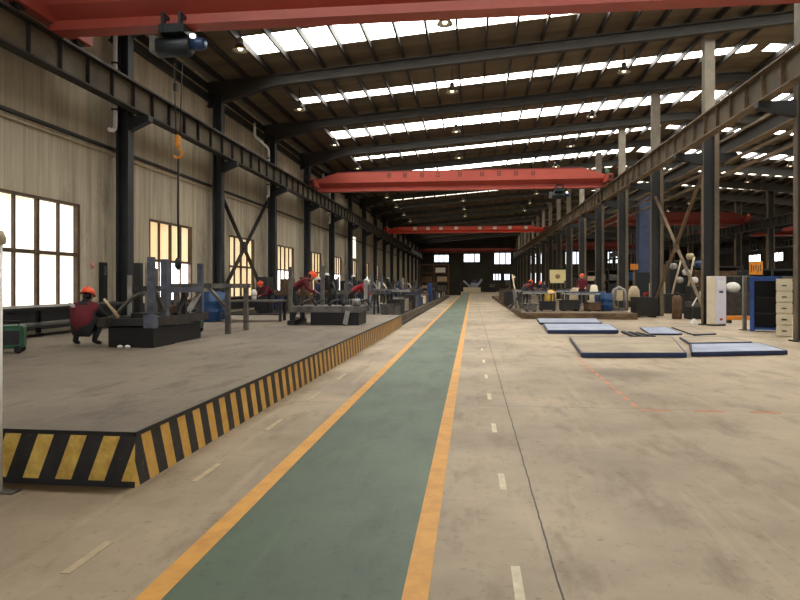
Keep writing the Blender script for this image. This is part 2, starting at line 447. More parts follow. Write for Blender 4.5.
for x0 in (-8.5, -3.5, 1.5, 6.5):  # unseen back wall windows, added to light the hall from behind the camera
    f = MB()
    for k in range(5): f.box(x0+k-0.04, x0+k+0.04, YB, YB+0.12, 1.6, 5.2)
    for z in (1.5, 3.35, 5.2): f.box(x0-0.04, x0+4.04, YB, YB+0.14, z, z+0.1)
    o = struct(f.build('window_%d' % wn, 'frame_brown')); wn += 1
    MB().box(x0, x0+4, YB+0.02, YB+0.05, 1.6, 5.2).build('pane', 'pane_clear', o)
def right_window(y0, y1, z0, z1):
    global wn
    f = MB()
    for y in [y0 + (y1-y0)*k/3 for k in range(4)]: f.box(XR-0.12, XR, y-0.08, y+0.08, z0, z1)
    f.box(XR-0.12, XR, y0-0.1, y1+0.1, z1, z1+0.15); f.box(XR-0.12, XR, y0-0.1, y1+0.1, z0-0.15, z0)
    o = struct(f.build('window_%d' % wn, 'frame_black')); wn += 1
    MB().box(XR-0.06, XR-0.03, y0, y1, z0, z1).build('pane', 'pane_clear', o)
for y0 in (84, 90.7, 97.4): right_window(y0, y0+4, 4.7, 5.8)
right_window(86, 90, 1.6, 3.4)

# roof: sheet strips with translucent strips between; purlins, rafters
SKW = 1.2
sky = [21.3 + BAY*k for k in range(-2, 15)]
def SW(i): return 1.65 if i % 2 == 0 else 0.85     # broad and narrow strips take turns
for side, (xa, xb, s0, s1) in enumerate(((XL-0.3, XRIDGE, -7.75, XRIDGE-0.25), (XRIDGE, XR+0.3, XRIDGE+0.25, 38.0))):
    c = MB()
    es = [YB-0.3] + [e for i_, y in enumerate(sky) for e in (y-SW(i_)/2, y+SW(i_)/2)] + [YF+0.3]
    def slab(mb, x0, x1, y0, y1, th=0.06, lift=0.0):
        v = [mb.bm.verts.new(p) for p in ((x0,y0,roof_z(x0)+lift),(x1,y0,roof_z(x1)+lift),(x1,y1,roof_z(x1)+lift),(x0,y1,roof_z(x0)+lift),
             (x0,y0,roof_z(x0)+th+lift),(x1,y0,roof_z(x1)+th+lift),(x1,y1,roof_z(x1)+th+lift),(x0,y1,roof_z(x0)+th+lift))]
        for f in ((3,2,1,0),(4,5,6,7),(0,1,5,4),(1,2,6,5),(2,3,7,6),(3,0,4,7)): mb.bm.faces.new([v[i] for i in f])
    for i in range(0, len(es), 2): slab(c, xa, xb, es[i], es[i+1])
    for i_, y in enumerate(sky):
        slab(c, xa, s0, y-SW(i_)/2, y+SW(i_)/2); slab(c, s1, xb, y-SW(i_)/2, y+SW(i_)/2)
    struct(c.build('ceiling' if side == 0 else 'ceiling.001', 'roof_sheet'))
    for i_, y in enumerate(sky):
        g = MB(); slab(g, s0, s1, y-SW(i_)/2, y+SW(i_)/2, 0.03, 0.02)
        o = struct(g.build('window_%d' % wn, 'skylight' if y < 50 else 'skylight_dirty')); wn += 1
        o['label'] = 'long translucent skylight strip across the roof' if y < 50 else 'long dim dirty skylight strip across the roof'
# purlins run along the hall
x = XL + 0.5
while x < XR:
    if abs(x - XRIDGE) > 0.2:
        zz = roof_z(x)
        struct(MB().box(x-0.035, x+0.035, YB, YF, zz-0.24, zz-0.02).build('ceiling_beam', 'roof_steel'))
    x += 1.03
rows = [YC + BAY*k for k in range(-4, 17)]
for y in rows:
    r = MB()
    for x0, x1 in ((XL, -7.5), (-7.5, XRIDGE), (XRIDGE, XR)):
        d0 = {XL: 0.95}.get(x0, 0.42); d1 = {XR: 0.9}.get(x1, 0.42)
        za, zb = roof_z(x0)-0.24, roof_z(x1)-0.24
        def q(p, w): return p
        for (h0, h1, k0, k1, wd) in ((0, 0.05, 0, 0.05, 0.28), (0.05, d0-0.05, 0.05, d1-0.05, 0.05), (d0-0.05, d0, d1-0.05, d1, 0.28)):
            v = [r.bm.verts.new(p) for p in ((x0,y-wd/2,za-h1),(x1,y-wd/2,zb-k1),(x1,y+wd/2,zb-k1),(x0,y+wd/2,za-h1),
                 (x0,y-wd/2,za-h0),(x1,y-wd/2,zb-k0),(x1,y+wd/2,zb-k0),(x0,y+wd/2,za-h0))]
            for f in ((3,2,1,0),(4,5,6,7),(0,1,5,4),(1,2,6,5),(2,3,7,6),(3,0,4,7)): r.bm.faces.new([v[i] for i in f])
    struct(r.build('ceiling_beam', 'rafter_grey'))
# eave member along the top of the left wall
struct(MB().box(XL, XL+0.12, YB, YF, 8.62, 8.9).build('trim_3', 'dark_steel'))
struct(MB().box(XL, XL+0.10, YB, YF, 9.05, 9.3).build('trim_4', 'dark_steel'))

# ------------------------------------------------------------------ columns
ZB0, ZB1 = 6.28, 7.03       # crane beam bottom / top
def column(name, label, x, y, top, dx, fw, mf, mw, base_z, brackets, group=None, upper=None):
    t = thing(name, label, 'column', (x, y, base_z), 0, group)
    h = (top if not upper else 7.2) - base_z; ft = 0.018 if upper else 0.035
    if upper: MB().cb(0, 0, h, 0.36, 0.3, top-7.2).build('upper_shaft', upper, t)
    for sx in (-1, 1): MB().box(sx*dx/2-ft, sx*dx/2+ft, -fw/2, fw/2, 0, h).build('flange', mf, t)
    if upper: MB().box(dx/2-0.04, dx/2+0.12, -fw/2-0.05, -fw/2, 0, h).build('cover_strip', mf, t)
    MB().box(-dx/2, dx/2, -0.02, 0.02, 0, h).build('web', mw, t)
    MB().cb(0, 0, 0, dx+0.2, fw+0.16, 0.04).build('base_plate', mw, t)
    for x0, x1 in brackets:
        b = MB(); zt = ZB0 - base_z - 0.012; s = x0-x; e = x1-x
        b.extrude([(s, zt-0.42), (e, zt-0.15), (e, zt), (s, zt)], lambda p: Vector((p[0], -0.12, p[1])), lambda p: Vector((p[0], 0.12, p[1])))
        b.build('bracket', mw, t)
    return t
k = 0
for y in rows:
    if y < 5: continue
    if k < 9: lab = 'dark steel column on the concrete side wall, %s along it from the near end' % ORD[max(k-1,0)] if k else 'dark steel column on the side wall before the nearest window'
    else: lab = 'dark steel side wall column in the distance past the tall bright strip'
    column('wall_column', lab, XL+0.42, y, roof_z(XL)-0.7, 0.3, 0.3, 'column_steel', 'column_steel', 0.41 if y < 21.9 else 0.30 if y < 70 else 0.0, ((XL+0.59, -9.08),),
           None if k < 9 else 'far columns of the side wall')
    k += 1
k = 0
for y in [r_ + 0.5 for r_ in rows]:
    if y < 5 or y > YF: continue
    if k == 0: lab = 'brown steel aisle column nearest the camera, before the white stack'
    elif k < 8: lab = 'brown edged steel column of the aisle row, %s along it from the white stack' % ORD[k-1]
    else: lab = 'thin brown steel column of the aisle row, far off near the end wall'
    column('aisle_column', lab, 8.6, y, roof_z(8.6)-0.7, 0.42, 0.18, 'column_right', 'column_web', 0.0, ((8.36, 7.42), (8.86, 9.58)), None if k < 8 else 'far columns of the aisle row', 'column_upper')
    k += 1
k = 0
for y in [r_ + 0.5 for r_ in rows]:
    if y < 30 or y > YF: continue
    column('bay_column', 'dark steel column of the second bay, beyond the aisle columns', 25.6, y, roof_z(25.6)-0.7, 0.5, 0.36, 'column_right', 'column_web', 0.0, ((25.35, 24.7), (25.85, 26.6)), 'columns of the second bay')

# ------------------------------------------------------------------ crane runway beams
def runway(label, x, mf, mw, cat='crane beam', y0=YB, y1=118.0):
    t = thing('crane_runway', label, cat, (x, 0, ZB0))
    h = ZB1-ZB0
    MB().box(-0.17, 0.17, y0, y1, h-0.04, h).build('top_flange', mf, t)
    MB().box(-0.15, 0.15, y0, y1, 0, 0.04).build('bottom_flange', mf, t)
    MB().box(-0.012, 0.012, y0, y1, 0.04, h-0.04).build('web', mw, t)
    y = 4.0; n = 0
    while n < 90:
        MB().box(-0.11, 0.11, y-0.012, y+0.012, 0.04, h-0.04).build('stiffener', mf, t); y += 1.03; n += 1
    MB().box(-0.04, 0.04, y0, y1, h, h+0.1).build('rail', 'rail_steel', t)
    return t
runway('dark crane runway beam on the brackets of the concrete side wall', -9.3, 'beam_left', 'beam_web')
runway('brown crane runway beam on the aisle columns, facing the walkway', 7.6, 'beam_right', 'beam_web')
runway('brown crane runway beam on the walkway face of the second bay columns', 24.9, 'roof_steel', 'beam_left')
runway('brown crane runway beam on the outer face of the second bay columns', 26.4, 'roof_steel', 'beam_left')
runway('brown crane runway beam along the outermost wall of the works', 39.9, 'roof_steel', 'beam_left')
# bay two: lower rail lines on the far face of the aisle columns
t = thing('crane_runway', 'brown crane runway beam on the far face of the aisle columns, in the second bay', 'crane beam', (9.4, 0, ZB0))
MB().box(-0.15, 0.15, YB, 118, 0.50, 0.56).build('top_flange', 'beam_right', t)
MB().box(-0.15, 0.15, YB, 118, 0, 0.05).build('bottom_flange', 'beam_right', t)
MB().box(-0.012, 0.012, YB, 118, 0.05, 0.5).build('web', 'beam_left', t)
MB().box(-0.04, 0.04, YB, 118, 0.56, 0.66).build('rail', 'rail_steel', t)
for i, (xx, zz) in enumerate(((9.15, 5.85), (9.15, 5.45))):
    o = MB().box(xx-0.05, xx+0.05, YB, 118, zz, zz+0.09)
    for y in [r_ + 0.5 for r_ in rows]:
        if y < 118: o.box(8.80, xx+0.05, y-0.03, y+0.03, zz-0.05, zz)
    o.build('conductor_bar', 'beam_right', t, off=(9.4, 0, ZB0))
# cable tray on the concrete wall
t = thing('cable_tray', 'long dark cable tray running along the concrete wall under the crane beam', 'cable tray', (XL, 0, 5.33))
MB().box(0.0, 0.10, YB, 116, 0, 0.02).build('tray', 'frame_black', t)
MB().box(0.085, 0.10, YB, 116, 0.02, 0.07).build('side_rail', 'frame_black', t)
MB().tube([(0.045, YB, 0.055), (0.045, 116, 0.055)], 0.03, 8).build('cable', 'cable_black', t)
t = thing('wall_pipe', 'thin pale pipe along the concrete wall just below the cable tray', 'pipe', (XL+0.05, 0, 5.2))
MB().tube([(0, YB, 0), (0, 60, 0)], 0.025, 8).build('tube', 'beige', t)

# ------------------------------------------------------------------ overhead cranes
def glyph(mb, x, z, y, s, rnd):
    """one unreadable painted sign: a few short strokes"""
    for dz in (0.0, 0.42, 0.84):
        if rnd.random() < 0.85: mb.box(x-s*0.42, x+s*0.42, y, y+0.012, z+dz*s, z+dz*s+0.13*s)
    for dx in (-0.25, 0.25):
        mb.box(x+dx*s-0.07*s, x+dx*s+0.07*s, y-0.001, y+0.011, z, z+s)
def crane(label, y, xa, xb, zr, gm='crane_red', marks=None, mark_mat='lettering_dark', mark_s=0.3, hoist_x=None, group=None, mark_z=0.75, taper=1.3, hs=1.0):
    t = thing('overhead_crane', label, 'crane', (0, y, zr), 0, group)
    hw = 0.34
    # trough section: box on top, sloping webs, I-beam flange below
    prof = [(-0.22,0.0),(0.22,0.0),(0.22,0.07),(0.06,0.09),(0.06,0.27),(hw,0.5),(hw,1.12),(-hw,1.12),(-hw,0.5),(-0.06,0.27),(-0.06,0.09),(-0.22,0.07)]
    prof = [(a_, b_*hs + (1-hs)*0.12) for a_, b_ in prof]; zt_ = 1.12*hs + (1-hs)*0.12
    g = MB()
    secs = [(xa+0.05, 0.5), (xa+taper, 1.0), (xb-taper, 1.0), (xb-0.05, 0.5)]
    rings = [[g.bm.verts.new((x, p[0], p[1] if p[1] < 0.6*hs else 0.55*hs+(p[1]-0.55*hs)*(1 if s == 1 else 0.3))) for p in prof] for x, s in secs]
    n = len(prof)
    for a, b in zip(rings, rings[1:]):
        for k in range(n): g.bm.faces.new((a[k], a[(k+1)%n], b[(k+1)%n], b[k]))
    g.bm.faces.new(rings[0][::-1]); g.bm.faces.new(rings[-1])
    girder = g.build('girder', gm, t)
    ed = MB()
    ed.box(xa+taper, xb-taper, -hw-0.03, hw+0.03, zt_, zt_+0.03)
    ed.build('edge_strip', 'crane_red_dark', girder)
    for x in (xa, xb):
        e = MB().box(x-0.16, x+0.16, -1.35, 1.35, 0.22, 0.6)
        c = e.build('end_carriage', gm, t, 0.02)
        for yy in (-1.0, 1.0):
            MB().lathe([(0.16,-0.06),(0.19,-0.06),(0.19,-0.045),(0.16,-0.045),(0.16,0.045),(0.19,0.045),(0.19,0.06),(0.16,0.06)], (x, yy, 0.3), 16, 'x').build('wheel', 'dark_steel', c)
            sg = 1 if yy > 0 else -1
            MB().box(x-0.08, x+0.08, min(sg*1.35, sg*1.5), max(sg*1.35, sg*1.5), 0.33, 0.5).build('buffer', 'black_paint', c)
    if marks:
        rnd = random.Random(3)
        for mx in marks:
            m = MB()
            if mark_mat == 'white_paint': m.box(mx-mark_s*.55, mx+mark_s*.55, -hw-0.012, -hw, mark_z, mark_z+mark_s)
            else: glyph(m, mx, mark_z, -hw-0.012, mark_s, rnd)
            m.build('lettering_mark', mark_mat, t)
    if hoist_x is not None:
        h = thing_part = MB()
        h.box(hoist_x-0.28, hoist_x+0.28, -0.32, 0.32, -0.2, -0.02); h.box(hoist_x-0.22, hoist_x-0.16, -0.34, 0.34, -0.2, 0.22); h.box(hoist_x+0.16, hoist_x+0.22, -0.34, 0.34, -0.2, 0.22)
        tr = h.build('trolley', 'hoist_dark', t)
        MB().lathe([(0.05,-0.44),(0.19,-0.44),(0.21,-0.4),(0.21,0.26),(0.17,0.3),(0.05,0.3)], (hoist_x, 0, -0.4), 18, 'x').build('drum', 'hoist_dark', tr)
        MB().lathe([(0.06,0.3),(0.13,0.32),(0.13,0.56),(0.1,0.62),(0.03,0.62)], (hoist_x, 0, -0.36), 16, 'x').build('motor', 'motor_blue', tr)
        MB().lathe([(0.02,-0.04),(0.06,-0.03),(0.06,0.03),(0.02,0.04)], (hoist_x+0.42, -0.2, -0.26), 12, 'z').build('indicator_lamp', 'indicator', tr)
        MB().box(hoist_x-0.55, hoist_x-0.43, -0.2, 0.2, -0.55, -0.2).build('control_box', 'steel_grey', tr)
    return t
def xs_on(y, us):      # x where a photo column crosses the plane y
    out = []
    for u in us:
        r = D(u, VH, 1.0); out.append(r.x*y/r.y)
    return out
ZR = ZB1 + 0.1 - 0.1   # girder underside just over the rail head
Y1, Y2, Y3, Y4 = 13.0, 37.3, 69.0, 112.0
hx = xs_on(Y1, [178])[0]
crane('large red overhead crane closest to the camera, dark hoist at its wall end', Y1, -9.3, 7.6, ZR, marks=xs_on(Y1-0.35, [205, 241, 285, 331]), mark_s=0.32, mark_z=0.82, hoist_x=hx)
cr2 = crane('red overhead crane with a row of dark characters and hoist near its aisle end', Y2, -9.3, 7.6, ZR, marks=xs_on(Y2-0.35, [389,405,422,438,460,482,499,516,533]), mark_s=0.27, hoist_x=xs_on(Y2,[559])[0])
crane('bright red overhead crane with white square signs along its girder', Y3, -9.3, 7.6, ZR, 'crane_bright', marks=xs_on(Y3-0.35, [415,428,441,456,480,495,510,526]), mark_mat='white_paint', mark_s=0.34, mark_z=0.36, hoist_x=None, hs=0.62)
crane('dull red overhead crane farthest away, in front of the end wall windows', Y4, -9.3, 7.6, ZR, 'crane_red_dark', hs=0.62)
cr5 = crane('dark red overhead crane in the second bay with a lamp at its outer end', 61.0, 9.4, 24.9, ZR-0.08, 'crane_red_dark')
crane('dark red overhead crane deep in the second bay near its end wall', 102.0, 9.4, 24.9, ZR-0.08, 'crane_red_dark')
crane('brown red overhead crane in the outermost bay behind the blue frame', 77.0, 26.4, 39.9, ZR, 'crane_red_dark')
# warning lamps on crane ends
def warn(crane_, loc, m):
    t = bpy.data.objects.new('warning_lamp', None); C.objects.link(t); t.parent = crane_; t.location = Vector(loc) - crane_.location
    MB().lathe([(0.1,0),(0.1,0.08),(0.06,0.1),(0.02,0.1)], seg=12).build('base', 'hoist_dark', t)
    MB().lathe([(0.08,0.1),(0.1,0.14),(0.1,0.3),(0.05,0.38),(0.01,0.4)], seg=12).build('dome', m, t)
warn(cr2, (7.6, Y2-0.6, ZR+0.6), 'machine_green')
warn(cr5, (24.9, 60.3, ZR+0.4), 'helmet_orange')

# pendant hook hanging from the nearest crane
hz = ZR
hb = thing('hook_block', 'orange crane hook block on a rope with a long sling chain below it', 'crane hook', (hx, Y1, 4.4))
MB().tube([(-0.04, 0, 0.3), (-0.1, 0, hz-4.4-0.72)], 0.012, 6).build('rope', 'cable_black', hb)
MB().tube([(0.04, 0, 0.3), (0.1, 0, hz-4.4-0.72)], 0.012, 6).build('rope', 'cable_black', hb)
MB().cb(0, 0, 0.06, 0.09, 0.16, 0.26).build('block', 'hook_orange', hb, 0.03)
a = [(math.cos(t_)*0.1, 0, -0.08+math.sin(t_)*0.1) for t_ in [math.radians(d) for d in range(90, -151, -24)]]
MB().tube([(0,0,0.08)]+a, 0.028, 8).build('hook', 'hook_orange', hb)
MB().tube([(0.01,0,-0.17),(0.0,0,-1.2),(0.01,0,-2.35)], 0.024, 8).build('sling', 'cable_black', hb)
MB().lathe([(0.02,-2.6),(0.07,-2.52),(0.07,-2.4),(0.02,-2.32)], seg=10).build('sling_end', 'cable_black', hb)
pd = thing('crane_pendant', 'small black crane control pendant hanging on a thin cord above the orange hook', 'control pendant', (hx+0.06, Y1-0.25, 5.6))
MB().cb(0,0,0,0.08,0.06,0.16).build('housing', 'black_paint', pd, 0.01)
MB().tube([(0,0,0.16),(0,0.05,hz-5.6-0.7)], 0.008, 6).build('cord', 'cable_black', pd)

# ------------------------------------------------------------------ high-bay lamps
def lamp_proto():
    t = thing('high_bay_lamp', '', 'lamp')
    MB().tube([(0,0,0.36),(0,0,0.95)], 0.02, 6).build('rod', 'dark_steel', t)
    MB().lathe([(0.03,0.40),(0.09,0.38),(0.1,0.22),(0.07,0.2)], seg=14).build('housing', 'lamp_shell', t)
    MB().lathe([(0.08,0.2),(0.13,0.16),(0.24,0.02),(0.25,0.0),(0.235,0.0),(0.12,0.14),(0.07,0.18)], seg=18).build('shade', 'lamp_shell', t)
    MB().lathe([(0.03,0.15),(0.07,0.1),(0.08,0.06),(0.05,0.01),(0.01,0.0)], seg=12).build('bulb', 'lamp_glow', t)
    return t
lp = None
POS = ('over the wall side', 'over the middle', 'over the aisle side')
for r_ in range(0, 9):
    y = 18.75 + BAY*r_
    for i, x in enumerate((-7.1, -0.8, 5.9)):
        lab = 'bell shaped lamp %s of the hall, %s row back' % (POS[i], ORD[r_])
        z = roof_z(x) - 0.95 - 0.22
        if lp is None:
            lp = lamp_proto(); lp.location = (x, y, z); lp['label'] = lab; lp['group'] = 'high bay lamps under the roof'
        else: dup(lp, (x, y, z), None, lab)
for r_ in range(4, 9):
    for i, x in enumerate((16.0, 21.5)):
        y = 18.75 + BAY*r_
        dup(lp, (x, y, roof_z(x)-1.17), None, 'bell lamp under the second bay roof, %s line, %s row back' % (('inner','outer')[i], ORD[r_-4]), 'lamps of the second bay')

# ------------------------------------------------------------------ rainwater pipes
def downpipe(y, label, kink):
    t = thing('rain_pipe', label, 'pipe', (XL+0.37, y, 5.75))
    if not kink:
        pts = [(0,0,2.75),(0,0,0.2),(0,-0.03,0.08),(0,-0.12,0.02),(0,-0.3,0.0)]
    else:
        pts = [(0,-2.0,3.15),(0,-2.0,2.65),(0,-1.9,2.52),(0,-0.12,2.4),(0,0,2.28),(0,0,0.2),(0,-0.03,0.08),(0,-0.12,0.02),(0,-0.3,0.0)]
    MB().tube(pts, 0.06, 10).build('tube', 'pipe_white', t)
    for z in (0.6, 1.9): MB().box(-0.08, 0.08, -0.08, 0.248, z, z+0.04).build('clamp', 'dark_steel', t)
downpipe(16.6, 'white rain pipe by the first wall column with a curved foot', False)
downpipe(29.98, 'white rain pipe with a kinked top by the third wall column', True)
downpipe(43.38, 'white rain pipe by the fifth wall column, behind the second crane', True)

# ------------------------------------------------------------------ cross braces
def brace(label, x, y0, y1, z0, z1, w, m):
    t = thing('cross_brace', label, 'brace', (x, (y0+y1)/2, z0))
    hy, h = (y1-y0)/2, z1-z0
    MB().bar((0.03,-hy,0),(0.03,hy,h), w, 0.05).build('diagonal', m, t)
    MB().bar((-0.03,-hy,h),(-0.03,hy,0), w, 0.05).build('diagonal', m, t)
    MB().box(-0.06, 0.07, -0.2, 0.2, h/2-0.22, h/2+0.22).build('gusset', m, t)
    return t
brace('dark steel cross brace over the third window on the side wall', XL+0.22, YC+BAY+0.2, YC+2*BAY-0.2, 0.7, 5.6, 0.16, 'dark_steel')
brace('brown steel cross brace between the second and third aisle columns', 8.5, 24.4, 30.7, 0.5, 5.6, 0.12, 'beam_right')

# ------------------------------------------------------------------ platforms
PZ = 0.41
pc = G(135, 488)
xe, yp = pc.x, pc.y
PY1 = 22.1
pl = MB().box(XL, xe, yp, PY1, 0, PZ)
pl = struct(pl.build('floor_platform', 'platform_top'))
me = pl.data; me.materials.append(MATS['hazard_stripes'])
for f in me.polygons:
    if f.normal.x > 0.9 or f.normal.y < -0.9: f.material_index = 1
# steel edge strip around the top
struct(MB().box(XL, xe+0.012, yp-0.012, yp, PZ-0.03, PZ+0.002).build('trim_5', 'black_paint'))
struct(MB().box(xe, xe+0.012, yp-0.012, PY1, PZ-0.03, PZ+0.002).build('trim_6', 'black_paint'))
pl = struct(MB().box(XL, xe-0.12, PY1, 70, 0, 0.30).build('floor_platform', 'dark_platform'))
pl.data.materials.append(MATS['platform_edge'])
for f in pl.data.polygons:
    if f.normal.x > 0.9: f.material_index = 1
struct(MB().box(xe-0.12, xe-0.04, PY1, 70, 0.0, 0.12).build('trim_7', 'black_paint'))
rp0, rp1 = G(522, 319), G(632, 318.5)
RZ = 0.26
pl = struct(MB().box(rp0.x, rp1.x, rp0.y, 68, 0, RZ).build('floor_platform', 'dark_platform'))
pl.data.materials.append(MATS['platform_edge'])
for f in pl.data.polygons:
    if abs(f.normal.z) < 0.5: f.material_index = 1
mat('worn_top', (118, 99, 76), 0.75, scale=1.0, rgb2=(80, 68, 54))
pl.data.materials.append(MATS['worn_top'])
for f in pl.data.polygons:
    if f.normal.z > 0.9: f.material_index = 2

# grey post at the platform corner
p = G(-1, 492)
t = thing('guard_post', 'pale grey guard post with a round cap in front of the striped platform', 'post', (p.x, p.y-0.02, 0))
MB().tube([(0,0,0.01),(0,0,1.8)], 0.035, 16).build('pole', 'pipe_white', t)
MB().lathe([(0.02,1.78),(0.055,1.79),(0.06,1.83),(0.04,1.88),(0.01,1.89)], seg=16).build('cap', 'beige', t)
MB().cb(0.04,0.02,0,0.2,0.1,0.012).build('base_plate', 'steel_grey', t)

# ------------------------------------------------------------------ small builders
def local(fn): return fn
def frame_box(name, label, cat, loc, rz, w, d, h, bar, m, cross=True, group=None):
    t = thing(name, label, cat, loc, rz, group)
    for sx in (-1,1):
        for sy in (-1,1): MB().cb(sx*(w-bar)/2, sy*(d-bar)/2, 0, bar, bar, h).build('leg', m, t)
    top = MB()
    for sy in (-1,1): top.cb(0, sy*(d-bar)/2, h, w, bar, bar)
    for sx in (-1,1): top.cb(sx*(w-bar)/2, 0, h, bar, d-2*bar, bar)
    top.build('top_frame', m, t)
    return t
def table(label, loc, rz, w, d, h, m_top='steel_grey', m_leg='dark_steel', group=None, name='work_table', shelf=True):
    t = thing(name, label, 'table', loc, rz, group)
    MB().cb(0,0,h-0.05,w,d,0.05).build('tabletop', m_top, t, 0.006)
    for sx in (-1,1):
        for sy in (-1,1): MB().cb(sx*(w/2-0.08), sy*(d/2-0.08), 0, 0.08, 0.08, h-0.05).build('leg', m_leg, t)
    if shelf: MB().cb(0,0,h*0.3,w-0.16,d-0.1,0.03).build('shelf', m_leg, t)
    return t
def drum(label, loc, m, h=0.88, r=0.29, group=None):
    t = thing('oil_drum', label, 'drum', loc, 0, group)
    k = h/0.88
    MB().lathe([(r*0.95,0),(r,0.02),(r,0.28*k),(r*1.04,0.3*k),(r,0.32*k),(r,0.57*k),(r*1.04,0.59*k),(r,0.61*k),(r,0.86*k),(r*0.95,0.87*k)], seg=20).build('body', m, t)
    MB().lathe([(r*0.9,0.865*k),(r*0.99,0.87*k),(r*0.99,0.89*k),(r*0.92,0.885*k),(r*0.3,0.88*k)], seg=20).build('lid', m, t)
    return t
def welder(label, loc, rz, m):
    t = thing('welding_machine', label, 'machine', loc, rz)
    MB().cb(0,0,0.08,0.5,0.34,0.36).build('body', m, t, 0.04)
    MB().cb(0,-0.175,0.14,0.4,0.012,0.22).build('front_panel', 'black_paint', t)
    MB().tube([(-0.16,0,0.43),(-0.16,0,0.5),(0.16,0,0.5),(0.16,0,0.43)], 0.015, 8).build('handle', 'black_paint', t)
    for sx in (-1,1):
        for sy in (-1,1): MB().lathe([(0.02,-0.02),(0.06,-0.02),(0.06,0.02),(0.02,0.02)], (sx*0.18, sy*0.15, 0.06), 12, 'y').build('wheel', 'black_paint', t)
    return t
def cylinder_bottle(label, loc, m, h=1.15, r=0.17):
    t = thing('gas_cylinder', label, 'gas cylinder', loc)
    MB().lathe([(r*0.9,0),(r,0.03),(r,h*0.74),(r*0.9,h*0.82),(r*0.55,h*0.88),(r*0.35,h*0.9)], seg=18).build('body', m, t)
    MB().lathe([(r*0.4,h*0.88),(r*0.42,h*0.97),(r*0.3,h),(0.01,h)], seg=14).build('valve_cap', 'dark_steel', t)
    return t
def crate(label, loc, rz, w, d, h, m, group=None):
    t = thing('steel_crate', label, 'crate', loc, rz, group)
    b = MB(); tk = 0.03
    b.box(-w/2,w/2,-d/2,d/2,0.06,0.1)
    b.box(-w/2,w/2,-d/2,-d/2+tk,0.1,h); b.box(-w/2,w/2,d/2-tk,d/2,0.1,h); b.box(-w/2,-w/2+tk,-d/2+tk,d/2-tk,0.1,h); b.box(w/2-tk,w/2,-d/2+tk,d/2-tk,0.1,h)
    b.build('body', m, t)
    for sx in (-1,1): MB().cb(sx*(w/2-0.08),0,0,0.08,d,0.06).build('skid', 'black_paint', t)
    for sx in (-1,1): MB().box(sx*w/2-0.02, sx*w/2+0.02, -d/2-0.02, d/2+0.02, h-0.06, h).build('rim', 'dark_steel', t)
    return t

# ------------------------------------------------------------------ workers
POSES = {
 'stand': dict(pelvis=(0,0,.95), spine=(0,.02,1.16), chest=(0,.03,1.36), neck=(0,.04,1.5), head=(0,.07,1.62),
               sh=(.19,.03,1.4), el=(.25,.06,1.13), wr=(.19,.28,1.06), hip=(.1,0,.9), kn=(.11,.03,.5), an=(.11,-.02,.09), toe=(.13,.17,.05)),
 'bend':  dict(pelvis=(0,-.18,.9), spine=(0,-.02,1.06), chest=(0,.16,1.18), neck=(0,.29,1.25), head=(0,.4,1.31),
               sh=(.19,.2,1.19), el=(.24,.3,.92), wr=(.15,.52,.86), hip=(.1,-.18,.86), kn=(.12,-.03,.48), an=(.12,-.13,.09), toe=(.14,.07,.05)),
 'crouch':dict(pelvis=(0,-.16,.3), spine=(0,-.13,.48), chest=(0,-.03,.66), neck=(0,.05,.8), head=(0,.1,.91),
               sh=(.19,-.02,.69), el=(.27,.2,.5), wr=(.18,.43,.5), hip=(.1,-.15,.28), kn=(.2,.24,.5), an=(.17,-.02,.1), toe=(.2,.17,.05)),
}
